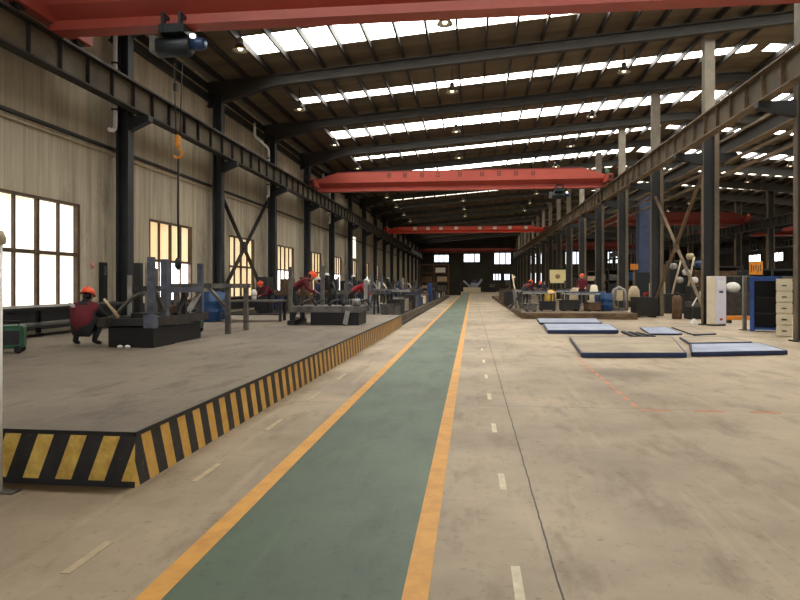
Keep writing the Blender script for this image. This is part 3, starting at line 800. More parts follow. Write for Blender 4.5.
def worker(label, loc, rz, pose, upper, lower, sleeve, helmet, scale=1.0, bulk=1.0, back=False):
    P = POSES[pose]
    t = thing('person', label, 'person', loc, rz)
    t.scale = (scale,)*3
    J, R, E = [], [], []
    def add(p, r, par=None, key=None):
        J.append(Vector(p)); R.append(r)
        if par is not None: E.append((par, len(J)-1, key))
        return len(J)-1
    pel = add(P['pelvis'], (.155*bulk,.13*bulk)); sp = add(P['spine'], (.16*bulk,.13*bulk), pel, 'low'); ch = add(P['chest'], (.175*bulk,.125*bulk), sp, 'chest')
    nk = add(P['neck'], (.065,.065), ch, 'neck')
    hd = add(Vector(P['head'])-(Vector(P['head'])-Vector(P['neck']))*0.25, (.07,.075), nk, 'skin')
    hands = []
    for s in (-1, 1):
        m = lambda k: Vector((P[k][0]*s, P[k][1], P[k][2]))
        a = add(m('sh'), (.082*bulk,.082*bulk), ch, 'up'); e = add(m('el'), (.058*bulk,.058*bulk), a, 'arm'); w = add(m('wr'), (.036,.036), e, 'arm')
        hands.append((m('wr'), (m('wr')-m('el')).normalized(), s))
        h = add(m('hip'), (.105,.1), pel, 'leg'); k = add(m('kn'), (.072,.072), h, 'leg'); n = add(m('an'), (.05,.05), k, 'leg'); o = add(m('toe'), (.045,.035), n, 'boot')
    me = bpy.data.meshes.new('skeleton'); me.from_pydata([tuple(j) for j in J], [e[:2] for e in E], [])
    ob = bpy.data.objects.new('skeleton', me); C.objects.link(ob)
    sk = ob.modifiers.new('Skin', 'SKIN'); sk.use_smooth_shade = True
    for i, v in enumerate(me.skin_vertices[0].data):
        v.radius = R[i]; v.use_root = (i == 0)
    sb = ob.modifiers.new('Sub', 'SUBSURF'); sb.levels = 2; sb.render_levels = 2
    dg = bpy.context.evaluated_depsgraph_get()
    bm = bmesh.new(); bm.from_mesh(bpy.data.meshes.new_from_object(ob.evaluated_get(dg)))
    bpy.data.objects.remove(ob)
    names = [upper, lower, sleeve, 'trousers', 'boot', 'skin', 'eye_dark']
    idx = {'chest': 1 if back else 0, 'up': 0, 'low': 1, 'arm': 2, 'leg': 3, 'boot': 4, 'neck': 2, 'skin': 5}
    for f in bm.faces:
        c = f.calc_center_median(); best = None
        for a, b, key in E:
            A, B = J[a], J[b]; u = max(0, min(1, (c-A).dot(B-A)/max((B-A).length_squared, 1e-9)))
            dd = (A+(B-A)*u-c).length
            if best is None or dd < best[0]: best = (dd, key)
        f.material_index = idx[best[1]]; f.smooth = True
    def merge(mb, mi):
        tm = bpy.data.meshes.new('tmp'); bmesh.ops.recalc_face_normals(mb.bm, faces=mb.bm.faces)
        for f in mb.bm.faces: f.material_index = mi; f.smooth = True
        mb.bm.to_mesh(tm); mb.bm.free(); bm.from_mesh(tm); bpy.data.meshes.remove(tm)
    # head turned down along the gaze of the pose
    tilt = {'stand': -0.15, 'bend': -0.6, 'crouch': -0.35}[pose]
    Rh = Matrix.Rotation(tilt, 4, 'X'); hc = Vector(P['head'])
    T = lambda p: hc + (Rh @ Vector(p))
    merge(MB().ell(hc, .078, .098, .118, 16, Rh).ell(T((0,.055,-.06)), .05, .045, .05, 10, Rh).ell(T((0,.1,-.02)), .014, .022, .024, 8, Rh)
          .ell(T((.08,0,-.015)), .012, .022, .032, 8, Rh).ell(T((-.08,0,-.015)), .012, .022, .032, 8, Rh).ell(T((0,.098,-.062)), .024, .007, .008, 8, Rh), 5)
    merge(MB().ell(T((.032,.086,.01)), .012, .01, .007, 8, Rh).ell(T((-.032,.086,.01)), .012, .01, .007, 8, Rh), 6)
    for w, d, s in hands:
        side = Vector((1,0,0)); side = (side - d*side.dot(d)).normalized(); dn = d.cross(side).normalized()
        if dn.z > 0: dn = -dn
        pm = MB()
        rot = Matrix((side, dn, d)).transposed().to_4x4()
        pm.ell(w+d*.045, .04, .017, .055, 12, rot)
        for i, ln in enumerate((.062,.072,.068,.054)):
            b0 = w + d*.085 + side*(-.028+.0187*i)*(-s)
            b1 = b0 + d*ln*.5 + dn*.012; b2 = b1 + d*ln*.28 + dn*ln*.42
            pm.tube([b0-d*.02, b0, b1, b2], [.0095,.009,.0085,.0065], 6)
        th0 = w + d*.02 - side*s*.032; th1 = th0 + d*.035 - side*s*.022 + dn*.012; th2 = th1 + d*.03 + dn*.018
        pm.tube([th0, th1, th2], [.012,.0105,.008], 6)
        merge(pm, 5)
    me = bpy.data.meshes.new('body'); bm.to_mesh(me); bm.free()
    for n in names: me.materials.append(MATS[n])
    o = bpy.data.objects.new('body', me); C.objects.link(o); o.parent = t
    # collar and safety helmet
    hm = MB()
    prof = [(.112,.03),(.118,.05),(.112,.09),(.092,.128),(.055,.15),(.012,.158)]
    hm.lathe(prof, seg=20)
    hm.box(-.008,.008,-.09,.09,.145,.164)
    bmesh.ops.transform(hm.bm, matrix=Matrix.Translation(hc) @ Rh @ Matrix.Diagonal((.95,1.12,1,1)), verts=hm.bm.verts)
    ho = hm.build('helmet', helmet, t)
    br = MB(); br.lathe([(.11,.03),(.132,.024),(.134,.032),(.11,.042)], seg=20)
    br.ell((0,.105,.03), .085, .06, .008, 12)
    bmesh.ops.transform(br.bm, matrix=Matrix.Translation(hc) @ Rh @ Matrix.Diagonal((.95,1.12,1,1)), verts=br.bm.verts)
    br.build('brim', helmet, ho)
    MB().ell(hc + Rh @ Vector((0,-.022,-.012)), .082, .088, .095, 14, Rh).build('hair', 'eye_dark', t)
    nkv = Vector(P['neck']); dv = (Vector(P['head'])-nkv).normalized()
    MB().tube([nkv-dv*.03, nkv+dv*.03], [.088,.08], 14).build('collar', sleeve, t)
    return t, P

# crouching worker at the striped platform
w1 = G(85, 346.5, PZ)
t, P = worker('crouching worker in maroon and black jacket with an orange helmet, under the big window', (w1.x, w1.y, PZ), math.radians(6), 'crouch', 'jacket_maroon', 'jacket_maroon', 'jacket_black', 'helmet_orange', .97, 1.3, True)
MB().ell((-.15,-.17,.75), .07, .03, .035, 10, Matrix.Rotation(.5,4,'Y')).build('shoulder_strip', 'strip_pale', t)

# ------------------------------------------------------------------ welding fixture beside the crouching worker
def up(mb_parent, x, y, z0, z1, w, m, name='upright'):
    return MB().cb(x, y, z0, w, w, z1-z0).build(name, m, mb_parent)
t = thing('welding_fixture', 'dark welding fixture with tall uprights on a black box base beside the crouching worker', 'welding fixture', (-5.75, 11.1, PZ))
MB().box(-.46,.36,-.92,-.12,0.0,.35).build('base_box', 'black_paint', t, .01)
MB().box(-.42,.30,-.06,1.1,0.0,.32).build('base_box', 'black_paint', t, .01)
for x in (-.42,.33): MB().box(x-.07,x+.07,-1.18 if x < 0 else -1.0,1.25,.37,.52).build('side_beam', 'rust_dark', t)
for y in (-.95,-.1,1.2): MB().box(-.35,.26,y-.06,y+.06,.38,.5).build('deck_beam', 'dark_steel', t)
MB().box(-.35,.26,-.89,-.16,.39,.46).build('deck_plate', 'dark_steel', t)
MB().box(.24,.44,-1.04,-.9,.34,.56).build('end_block', 'steel_blue', t, .01)
for x, y, z1, w, m in ((.33,-.93,1.55,.1,'steel_blue'),(.33,-.45,1.53,.11,'steel_blue'),(.33,1.02,1.5,.1,'steel_blue'),(-.42,.0,1.48,.12,'frame_black'),(-.42,-.3,1.25,.06,'steel_pale'),(-.42,.6,1.4,.09,'steel_grey'),(-.42,1.15,1.5,.1,'steel_blue'),(-.42,.3,1.5,.05,'steel_pale'),(.33,.3,1.05,.08,'dark_steel')):
    MB().cb(x,y,.52,w,w,z1-.52).build('upright', m, t)
MB().box(.28,.38,-.4,.97,.93,1.03).build('cross_bar', 'steel_blue', t)
MB().box(-.47,-.37,-.25,1.1,.95,1.05).build('cross_bar', 'dark_steel', t)
MB().bar((.33,.95,.9),(.33,.45,.54),.09,.05).build('strut', 'steel_pale', t)
MB().bar((.33,.4,.9),(.33,-.05,.54),.08,.05).build('strut', 'dark_steel', t)
pts = [(-.5+.6*u, -.75, .5+.42*math.sin(u*math.pi*.52)**1.3) for u in [k/8 for k in range(9)]]
MB().tube(pts, .035, 8).build('curved_bracket', 'steel_grey', t)
pts = [(.33,-.82+.5*u, .98-.44*math.sin(u*math.pi*.5)**1.3) for u in [k/8 for k in range(9)]]
MB().tube(pts, .04, 8).build('curved_bracket', 'steel_grey', t)
MB().cb(0,.5,.5,.3,.25,.18).build('motor_block', 'rust_brown', t, .02)
MB().cb(-.1,-.5,.46,.22,.3,.12).build('motor_block', 'dark_steel', t, .02)
MB().lathe([(.05,-.12),(.11,-.1),(.11,.1),(.05,.12)], (0,.95,.62), 14, 'x').build('roller', 'dark_steel', t)
a = D(104, 299, 10.4); b = D(118.5, 317, 10.6)
o = tag(MB().tube([a, b], [.02,.03], 8).build('wooden_stick', 'wood_pale'), 'pale wooden stick leaning between the orange helmet and the welding fixture', 'stick')
for i, u in enumerate((120, 127.5)):
    p = G(u, 348.5, PZ)
    tag(MB().ell((p.x,p.y,PZ+.03), .05,.04,.03, 10).build('cup', 'white_paint'), ('small white wedge on the platform by the black box base, nearer the worker','small white wedge on the platform by the black box base, farther from the worker')[i], 'wedge').name = 'wedge'

# steel gantry stand next to it
p0, p1 = G(228, 334, PZ), G(246, 330, PZ)
t = thing('steel_stand', 'grey steel stand with long legs and a diagonal strut next to the welding fixture', 'stand', (p0.x, p0.y, PZ))
q = p1 - p0; hh = 1.0
back = Vector((-1.25, .15, 0))
for n_, (bx, by) in enumerate(((0,0),(q.x,q.y),(back.x,back.y),(q.x+back.x,q.y+back.y))):
    MB().cb(bx, by, 0, .1, .1, hh).build('leg', 'steel_grey', t)
MB().bar((back.x-.1,back.y,hh+.05),(.1,-.01,hh+.05),.1,.1).build('top_beam', 'steel_grey', t)
MB().bar((back.x+q.x-.1,back.y+q.y,hh+.05),(q.x+.1,q.y-.01,hh+.05),.1,.1).build('top_beam', 'steel_grey', t)
MB().bar((-.05,-.9,hh+.05),(q.x,q.y-.05,hh+.05),.1,.1).build('top_beam', 'steel_grey', t)
MB().bar((-.45,.05,hh),(-.02,0,.55),.07,.06).build('strut', 'steel_grey', t)
MB().bar((-.95,.1,hh-.05),(-1.1,.1,.5),.09,.04).build('strut', 'steel_pale', t)

# low black bench under the windows
t = thing('wall_bench', 'long black steel bench along the wall below the nearest window', 'bench', (-9.15, 11.9, PZ))
MB().box(-.55,.5,-3.6,3.9,.56,.62).build('benchtop', 'black_paint', t)
MB().box(-.5,.4,-3.6,3.9,.2,.24).build('shelf', 'frame_black', t)
for y in (-3.5,-1.2,1.2,3.75):
    for x in (-.5,.44): MB().cb(x,y,0,.08,.08,.56).build('leg', 'frame_black', t)
p = G(7, 353, PZ)
welder('small green welding machine on the platform below the near window', (p.x, p.y, PZ), .5, 'machine_green')

# things behind the fixture along the wall
p = D(211, 300, 18.3); drum('blue oil drum behind the steel stand, the nearer of two', (p.x, p.y, PZ), 'drum_blue', 0.86)
p = D(217, 300, 19.6); drum('blue oil drum behind the steel stand, half hidden by the first', (p.x, p.y, PZ), 'drum_blue', 0.82)
p = D(191, 312, 14.3); welder('green welding machine behind the base of the welding fixture', (p.x, p.y, PZ), .2, 'machine_green')
p = D(248, 303, 18.6)
table('low grey work bench behind the steel stand where a worker bends', (p.x, p.y, PZ), .1, 2.2, .8, .62)
p = D(268, 290, 24.0)
worker('bending worker in a maroon jacket and orange helmet behind the low grey bench', (p.x, p.y, .3), math.radians(150), 'bend', 'jacket_maroon', 'jacket_maroon', 'jacket_maroon', 'helmet_orange', .9)
p = D(277, 300, 21); crate('dark blue steel crate by the wall between the third and fourth columns', (-9.1, 29.0-1.2, .3), 0, 1.2, .9, .9, 'jacket_blue')
p = D(254, 293, 19.2)
tag(MB().ell((p.x,p.y,PZ+.8),.1,.1,.13,12).lathe([(.03,PZ+.62),(.08,PZ+.63),(.08,PZ+.72),(.03,PZ+.74)], (p.x,p.y,0), 10).build('white_jug', 'white_paint'), 'white round jug standing on the low grey work bench', 'jug')

# second fixture on a black base near the platform edge
a, b = G(311, 325, PZ), G(360, 325, PZ)
yy = a.y + .35
t = thing('welding_fixture', 'dark welding fixture with two tall uprights near the end of the striped platform edge', 'welding fixture', ((a.x+b.x)/2, yy, PZ))
wd = (b.x-a.x)/2
MB().box(-wd,wd,-.4,.8,0,.34).build('base_box', 'black_paint', t, .01)
for y in (-.38,.75): MB().box(-wd-.6,wd+.1,y-.07,y+.07,.34,.5).build('deck_beam', 'steel_grey', t)
MB().box(-wd-.5,wd+.05,-.31,.68,.36,.5).build('deck_plate', 'steel_grey', t)
MB().box(-wd-.62,-wd-.42,-.45,.8,0,.12).build('foot', 'dark_steel', t)
MB().bar((-wd-.52,-.3,.12),(-wd-.52,-.3,.34),.12).build('leg', 'dark_steel', t)
MB().bar((-wd-.52,.7,.12),(-wd-.52,.7,.34),.12).build('leg', 'dark_steel', t)
up(t,-wd-.55,-.38,.5,1.55,.09,'steel_grey'); up(t,-wd+.05,.75,.5,1.6,.1,'steel_grey'); up(t,-wd+.75,.7,.5,1.5,.07,'steel_grey')
up(t, wd-.0,.72,.5,1.2,.09,'steel_pale')
MB().bar((wd-.35,-.46,0.03),(wd-.28,-.46,.38),.12,.05).build('strut', 'steel_pale', t)
MB().lathe([(.02,-.1),(.1,-.1),(.1,.1),(.02,.1)], (wd-.1,-.2,.6), 14, 'x').build('end_roller', 'steel_pale', t)
for k in range(5):
    MB().tube([(-wd-.3+.38*k,-.2,.5),(-wd-.25+.38*k,-.1,.62),(-wd-.12+.38*k,.2,.66),(-wd-.05+.38*k,.4,.5)],.03,8).build('clamp', 'dark_steel', t)
p = D(303, 290, 18.6)
worker('worker in a maroon jacket with an orange helmet bending over the second welding fixture', (p.x-.15, p.y, PZ), math.radians(-75), 'bend', 'jacket_maroon', 'jacket_maroon', 'jacket_maroon', 'helmet_orange', 1.0)
p = D(318, 290, 22.4)
worker('worker in a dark blue jacket standing behind the second welding fixture', (p.x, p.y+.2, .3), math.radians(100), 'stand', 'jacket_blue', 'jacket_blue', 'jacket_blue', 'helmet_white', .82)
p = D(356, 292, 23.4)
worker('worker in a red jacket and white helmet bending at the start of the dark platform', (p.x, p.y, .3), math.radians(-70), 'bend', 'jacket_red', 'jacket_red', 'jacket_red', 'helmet_white', .95)
tag(MB().lathe([(.01,0),(.08,0),(.08,.012),(.01,.012)], (XL+.0,17-.9,2.0), 14, 'x').build('wall_disc', 'pink'), 'small pink round sign on the concrete wall beside the first column', 'sign').name = 'wall_sign'
p = D(116, 262, 17.2)
t = thing('switch_box', 'dark electrical switch box on the first wall column', 'switch box', (XL, 16.5, 1.0))
MB().box(0,.14,-.1,.1,0,1.1).build('housing', 'frame_black', t, .01)
MB().box(.14,.16,-.07,.07,.75,1.0).build('door', 'steel_blue', t)

# ------------------------------------------------------------------ clutter on the dark platform of the wall side
rnd = random.Random(11)
kinds = []
def workpiece(label, loc, rz, w, d, h, m, n, group=None):
    """steel frame lying on trestles"""
    t = thing('steel_workpiece', label, 'steel frame', loc, rz, group)
    for sx in (-1,1):
        MB().bar((sx*w*.38,-d/2,h*.62),(sx*w*.38,d/2,h*.62),.08,.08).build('trestle_bar', 'dark_steel', t)
        for sy in (-1,1): MB().bar((sx*w*.38,sy*d*.42,0),(sx*w*.38,sy*d*.3,h*.6),.06).build('leg', 'dark_steel', t)
    for sy in (-1,1): MB().bar((-w/2,sy*d*.35,h*.62+.1),(w/2,sy*d*.35,h*.62+.1),.12,.12).build('long_beam', m, t)
    for k in range(n):
        x = -w/2+.1+(w-.2)*k/max(1,n-1)
        MB().bar((x,-d*.45,h*.62+.2),(x,d*.45,h*.62+.2),.08,.08).build('cross_beam', m, t)
    MB().cb(w*.3,0,h*.62+.24,.1,.1,h*.5).build('upright', m, t)
    MB().cb(-w*.4,d*.3,h*.62+.24,.08,.08,h*.4).build('upright', m, t)
    return t
MTL = ['steel_grey','steel_pale','steel_blue','rust_brown','dark_steel']
COL = {'steel_grey':'grey','steel_pale':'silver','steel_blue':'blue grey','rust_brown':'rusty brown','dark_steel':'dark'}
y = 25.0; i = 0
while y < 64:
    r = i % 3
    for j, xx in enumerate((-4.6, -7.0)):
        m = MTL[(i*2+j*3) % 5]; c = COL[m]
        side = ('by the walkway','toward the wall')[j]
        lab = '%s steel frame on the dark platform %s, %s row' % (c, side, ORD[min(i,11)])
        if (i+j) % 3 == 2:
            table('%s work table on the dark platform %s, %s row' % (c, side, ORD[min(i,11)]), (xx+rnd.uniform(-.2,.2), y, .3), rnd.uniform(-.1,.1), 1.9, 1.0, .8, m, 'steel_blue')
        else:
            workpiece(lab, (xx+rnd.uniform(-.15,.15), y+.3*j, .3), rnd.uniform(-.12,.12), 2.1, 1.5, 1.0+.25*rnd.random(), m, 4)
    y += 3.3; i += 1
NMC = {'steel_grey':'grey','steel_pale':'silver','rust_brown':'rusty','dark_steel':'dark','drum_blue':'blue','frame_black':'black','cream':'cream'}
cm = ['steel_grey','dark_steel','steel_pale','rust_brown','frame_black','steel_grey','drum_blue','dark_steel','cream','rust_brown']
y = 23.6; i = 0
while y < 62:
    m = cm[i % 10]
    crate('%s crate at the walkway edge of the dark platform, %s pair from its near end' % (NMC[m], ORD[min(i//2,11)]), (-3.05, y, .3), rnd.uniform(-.3,.3), .55, .6, .35+.4*rnd.random(), m, 'crates along the dark platform edge')
    m2 = cm[(i*3+4) % 10]
    if i % 2 == 0:
        t = thing('steel_bracket', '%s bent steel bracket standing between the frames, %s from the near end' % (NMC[m2], ORD[min(i//2,11)]), 'bracket', (-5.2+rnd.uniform(-.2,.2), y+.2, .3), rnd.uniform(-1,1), 'steel brackets on the dark platform')
        MB().cb(0,0,0,.6,.4,.06).build('foot', m2, t); MB().bar((-.2,0,.06),(-.15,0,1.2+.4*rnd.random()),.1).build('upright', m2, t)
        MB().tube([(-.15,0,1.1),(.05,0,1.25),(.25,0,1.0),(.28,0,.06)],.05,8).build('bow', m2, t)
    else:
        t = thing('steel_cabinet', '%s tool cabinet by the wall columns, %s along the dark platform' % (NMC[m2], ORD[min(i//2,11)]), 'cabinet', (-8.6, y+.3, .3), math.pi/2, 'tool cabinets on the dark platform')
        MB().cb(0,0,.06,.9,.45,1.3+.3*rnd.random()).build('body', m2, t, .01); MB().box(-.43,-.01,-.245,-.225,.1,1.25).build('door', m2, t); MB().box(.01,.43,-.245,-.225,.1,1.25).build('door', m2, t); MB().cb(0,0,0,.86,.4,.06).build('plinth', 'black_paint', t)
    y += 1.65; i += 1
for i, (xx, y, m, lab) in enumerate(((-6.3,26.9,'jacket_black','worker in black with a white helmet on the dark platform, behind the first frames'),
        (-6.3,33.5,'jacket_black','worker in black with a white helmet farther down the dark platform'),
        (-6.3,46.7,'jacket_blue','distant worker in blue with a white helmet on the dark platform'))):
    worker(lab, (xx, y, .3), rnd.uniform(-2,2), 'stand', m, m, m, 'helmet_white', .95)
p = D(421, 290, 44)
t = thing('gas_cylinder', 'bright blue gas cylinder at the edge of the dark platform', 'gas cylinder', (-2.85, 42.9, .3))
MB().lathe([(.15,0),(.16,.04),(.16,1.1),(.12,1.22),(.05,1.27)], seg=14).build('body', 'frame_blue', t); MB().lathe([(.06,1.25),(.07,1.4),(.02,1.42)], seg=10).build('valve_cap', 'dark_steel', t)
# far rack and machines near the end of the hall
p = D(434, 284, 78)
t = thing('storage_rack', 'tall brown storage rack at the far end of the dark platform', 'rack', (p.x, p.y, 0))
for sx in (-1,0,1):
    for sy in (-1,1): MB().cb(sx*1.8, sy*.5, 0, .14, .14, 4.0).build('post', 'rust_brown', t)
for z in (.6,1.7,2.8,3.85): MB().box(-1.9,1.9,-.55,.55,z,z+.1).build('shelf', 'rust_brown', t)
for k,(x,z) in enumerate(((-1.1,.7),(.9,.7),(-.9,1.8),(1.0,1.8),(.8,2.9))):
    tag(MB().cb(p.x+x,p.y,z+.0,1.2,.8,.62).build('storage_box', ('beige','steel_grey','rust_brown','beige','white_paint')[k], None, .03), '%s box on the tall brown rack, %s' % (('beige','grey','brown','beige','white')[k], ('left bay of the lowest shelf','right bay of the lowest shelf','left bay of the second shelf','right bay of the second shelf','right bay of the third shelf')[k]), 'box', 'boxes on the brown rack')
p = D(472, 285, 100)
t = thing('assembly_machine', 'pale blue machine with raised arms at the end of the green walkway', 'machine', (p.x, 110.5, 0))
MB().cb(0,0,0,3.0,1.6,.9).build('bed', 'cream', t, .05); MB().cb(.4,0,.9,1.2,1.2,.8).build('housing', 'panel_top_blue', t, .05)
MB().bar((-.3,0,1.0),(-1.5,0,2.1),.3).build('arm', 'panel_top_blue', t); MB().bar((.9,0,1.2),(1.7,0,2.3),.35).build('arm', 'panel_top_blue', t)
MB().cb(.4,0,1.7,.7,.7,.5).build('head', 'mast_blue', t, .05)
p = D(453, 287, 82)
crate('dark crate stack on the floor near the far end of the dark platform', (p.x, p.y, 0), 0, 2.0, 1.6, 1.8, 'dark_steel')
for k, (x, w, h, lab) in enumerate(((-7.5, 2.6, 1.8,'dark machine block against the far wall, nearest the concrete side wall'),(3.2,2.4,1.5,'dark machine block against the far wall, right of the pale blue machine'),(6.2,2.2,2.0,'dark machine block against the far wall beside the aisle columns'))):
    t = thing('machine_tool', lab, 'machine', (x, 118, 0)); MB().cb(0,0,0,w,1.6,h*.6).build('bed', 'dark_steel', t, .05); MB().cb(w*.2,0,h*.6,w*.4,1.0,h*.4).build('headstock', 'steel_grey', t, .05)

# ------------------------------------------------------------------ right-hand platform
for i, (u, v, d, w, dd, h, lab) in enumerate(((537,296,31.5,1.7,1.1,.8,'pale topped steel table on the low platform, nearest its walkway corner'),(583,296,30.2,1.9,1.1,.78,'pale topped steel table on the low platform, in front of the red jacket worker'),
        (528,295,37,1.6,1.0,.8,'pale topped steel table on the low platform, second row by the walkway'),(566,293,38,1.8,1.0,.8,'pale topped steel table in the second row before the yellow board'))):
    p = D(u, v, d)
    tt = table(lab, (p.x, p.y, RZ), .04, w, dd, h, 'steel_pale', 'steel_grey')
    MB().box(-w*.3,w*.3,-dd*.1,dd*.1,h,h+.09).build('jig_bar', 'steel_blue', tt)
p = D(516, 300, 29.6)
t = thing('steel_workpiece', 'tangled grey steel bracket standing at the corner of the low platform', 'steel frame', (p.x, p.y, RZ))
MB().cb(0,0,0,.5,.5,.06).build('foot', 'steel_grey', t); MB().bar((0,0,.06),(-.1,.1,1.0),.12).build('upright', 'steel_grey', t); MB().bar((-.3,0,.06),(.3,.1,.9),.08).build('strut', 'dark_steel', t); MB().bar((-.08,.08,.95),(.7,.2,.8),.1).build('arm', 'steel_pale', t)
p = D(526, 290, 33.5)
worker('worker with an orange helmet bending over the tables by the walkway side', (p.x, p.y, RZ), math.radians(-40), 'bend', 'jacket_maroon', 'jacket_black', 'jacket_maroon', 'helmet_orange', 1.0)
p = D(516, 279, 33.2)
tag(MB().tube([(p.x-.2,p.y,2.0),(p.x+.12,p.y,RZ+.01)],.035,8).build('wooden_stick','wood_pale'), 'pale wooden stick standing beside the bending worker on the low platform', 'stick')
p = D(582, 284, 32.2)
worker('standing worker in a maroon jacket with an orange helmet behind the low platform tables', (p.x, p.y, RZ), math.radians(170), 'stand', 'jacket_maroon', 'jacket_maroon', 'jacket_maroon', 'helmet_orange', 1.0)
p = D(575, 292, 33.5)
tag(MB().lathe([(.12,RZ),(.26,RZ+.05),(.3,RZ+.5),(.24,RZ+.95),(.1,RZ+1.05)], (p.x,p.y,0), 14).build('sack','beige'), 'beige upright sack beside the standing worker in maroon', 'sack')
p = D(594, 290, 34.0)
tag(MB().lathe([(.1,RZ),(.22,RZ+.05),(.25,RZ+.7),(.17,RZ+1.15),(.06,RZ+1.2)], (p.x,p.y,0), 14).build('sack','cream'), 'cream coloured sack behind the blue drum on the low platform', 'sack')
a = D(548, 270, 44); b = D(563.5, 283, 44)
t = thing('notice_board', 'bright yellow notice board on two posts behind the platform tables', 'board', ((a.x+b.x)/2, 44, RZ))
hw = (b.x-a.x)/2
MB().box(-hw,hw,-.03,.03,b.z-RZ,a.z-RZ).build('panel','board_yellow',t)
MB().lathe([(.02,-.036),(.17,-.036),(.17,-.031),(.02,-.031)],(0,0,(a.z+b.z)/2-RZ),18,'y').build('mark','board_mark',t)
MB().box(-hw-.05,hw+.05,-.05,.05,a.z-RZ,a.z-RZ+.1).build('top_rail','black_paint',t)
for sx in (-1,1): MB().cb(sx*(hw+.03),0,0,.06,.06,a.z-RZ).build('post','frame_black',t)
p = D(552, 292, 36); 
t = thing('yellow_tank', 'yellow domed tank on the low platform below the yellow board', 'tank', (p.x, p.y+.8, RZ))
MB().lathe([(.3,.15),(.34,.2),(.34,.62),(.28,.78),(.14,.87),(.02,.89)], seg=18).build('body','drum_yellow',t)
for k in range(3): MB().cb(.24*math.cos(k*2.1),.24*math.sin(k*2.1),0,.06,.06,.17).build('leg','black_paint',t)
p = D(606.5, 300, 29.0); drum('blue oil drum on the low platform, beside the pale topped table', (p.x, p.y, RZ), 'drum_blue', .8, .27)
p = D(600, 300, 31.4); drum('blue oil drum on the low platform, just behind the other one', (p.x, p.y, RZ), 'drum_blue', .85, .27)
p = D(619, 300, 29.5)
t = thing('press_machine', 'grey arched press at the outer end of the low platform', 'machine', (p.x, p.y, RZ))
pts = [(-.28,0,0),(-.28,0,.75),(-.22,0,.95),(0,0,1.08),(.22,0,.95),(.28,0,.75),(.28,0,0)]
MB().tube(pts,.085,10).build('arch','steel_pale',t); MB().cb(0,0,0,.7,.5,.12).build('bed','steel_grey',t); MB().cb(0,0,.45,.3,.3,.5).build('ram','beige',t,.02)
for u, d, lab, m in ((540,41,'rusty','rust_brown'),(598,42,'grey','steel_grey'),(520,50,'dark','dark_steel'),(560,54,'silver','steel_pale'),(590,58,'blue grey','steel_blue')):
    p = D(u, 290, d)
    workpiece('%s steel frame on trestles further back on the low platform' % lab, (min(max(p.x,3.2),5.6), p.y, RZ), .1, 2.0, 1.4, 1.1, m, 4)

for i,(u,d,w,h,m,lab) in enumerate(((545,29.0,.7,.45,'frame_black','low black crate at the front edge of the low platform, under the first table'),(528,28.6,.5,.35,'steel_grey','small grey crate at the front edge of the low platform, near its walkway corner'),
        (567,29.2,.8,.5,'dark_steel','low dark crate at the front edge of the low platform, between the two tables'),(590,28.8,.6,.4,'rust_brown','low rusty crate at the front edge of the low platform, under the second table'),
        (511,36.0,.9,.8,'dark_steel','dark crate on the walkway side of the low platform, before the second row table'),(508,41.0,.9,.9,'steel_grey','grey crate on the walkway side of the low platform, farther along'),(505,48.0,1.0,.9,'rust_brown','rusty crate on the walkway side of the low platform, farthest along'))):
    p = D(u, 300, d)
    crate(lab, (p.x+.1, p.y, RZ), .1*i, w, .5, h, m)
for i,(u,d,m,lab) in enumerate(((512,40,'jacket_black','distant worker in black with a white helmet on the walkway side of the low platform'),(541,46,'jacket_blue','distant worker in blue with an orange helmet beside the yellow board'))):
    p = D(u, 290, d)
    worker(lab, (p.x+.2, p.y+.3, RZ), 1.5+i, 'bend' if i else 'stand', m, m, m, ('helmet_white','helmet_orange')[i], .98)

# ------------------------------------------------------------------ aisle things behind the right platform
p = D(645, 308, 38)
t = thing('blue_mast', 'tall square blue grey mast standing between the aisle columns', 'mast', (p.x, p.y, 0))
MB().cb(0,0,.06,.88,.8,7.1).build('post','mast_blue',t,.02); MB().cb(0,0,0,1.3,1.2,.06).build('base_plate','dark_steel',t); MB().cb(0,-.05,.8,1.0,.86,1.4).build('lower_sleeve','hoist_dark',t,.02)
p = D(646, 308, 28.6); crate('dark steel crate at the foot of the blue mast', (p.x-.1, p.y, 0), .1, .9, .8, .9, 'frame_black')
a, b = G(651,316), G(661,314)
t = thing('red_frame', 'low red steel frame behind the floor panels, beside the dark crate', 'frame', ((a.x+b.x)/2, b.y, 0))
w_ = .27
for sx in (-1,1): MB().cb(sx*w_,0,0,.07,.07,1.0).build('leg','red_paint',t)
MB().box(-w_-.03,w_+.03,-.04,.04,1.0,1.08).build('crossbar','red_paint',t); MB().box(-w_-.03,-w_+.03,-.3,.3,0,.05).build('foot','red_paint',t); MB().box(w_-.03,w_+.03,-.3,.3,0,.05).build('foot','red_paint',t)
p = D(634, 285, 31.5)
t = thing('tool_post', 'beige draped tool post with an orange tag near the arched press', 'post', (p.x, p.y, 0)); MB().cb(0,0,0,.4,.4,.05).build('foot','dark_steel',t); MB().tube([(0,0,.05),(0,0,2.2)],.06,8).build('pole','rust_brown',t); MB().cb(0,-.05,2.2,.35,.12,.3).build('tag','orange_paint',t,.02); MB().lathe([(.1,.6),(.3,.7),(.26,1.2),(.12,1.4)],seg=12).build('cover','beige',t)
p = G(677, 319); cylinder_bottle('brown gas cylinder standing on the floor between the aisle columns', (p.x, p.y, 0), 'rust_brown', 1.15, .2)
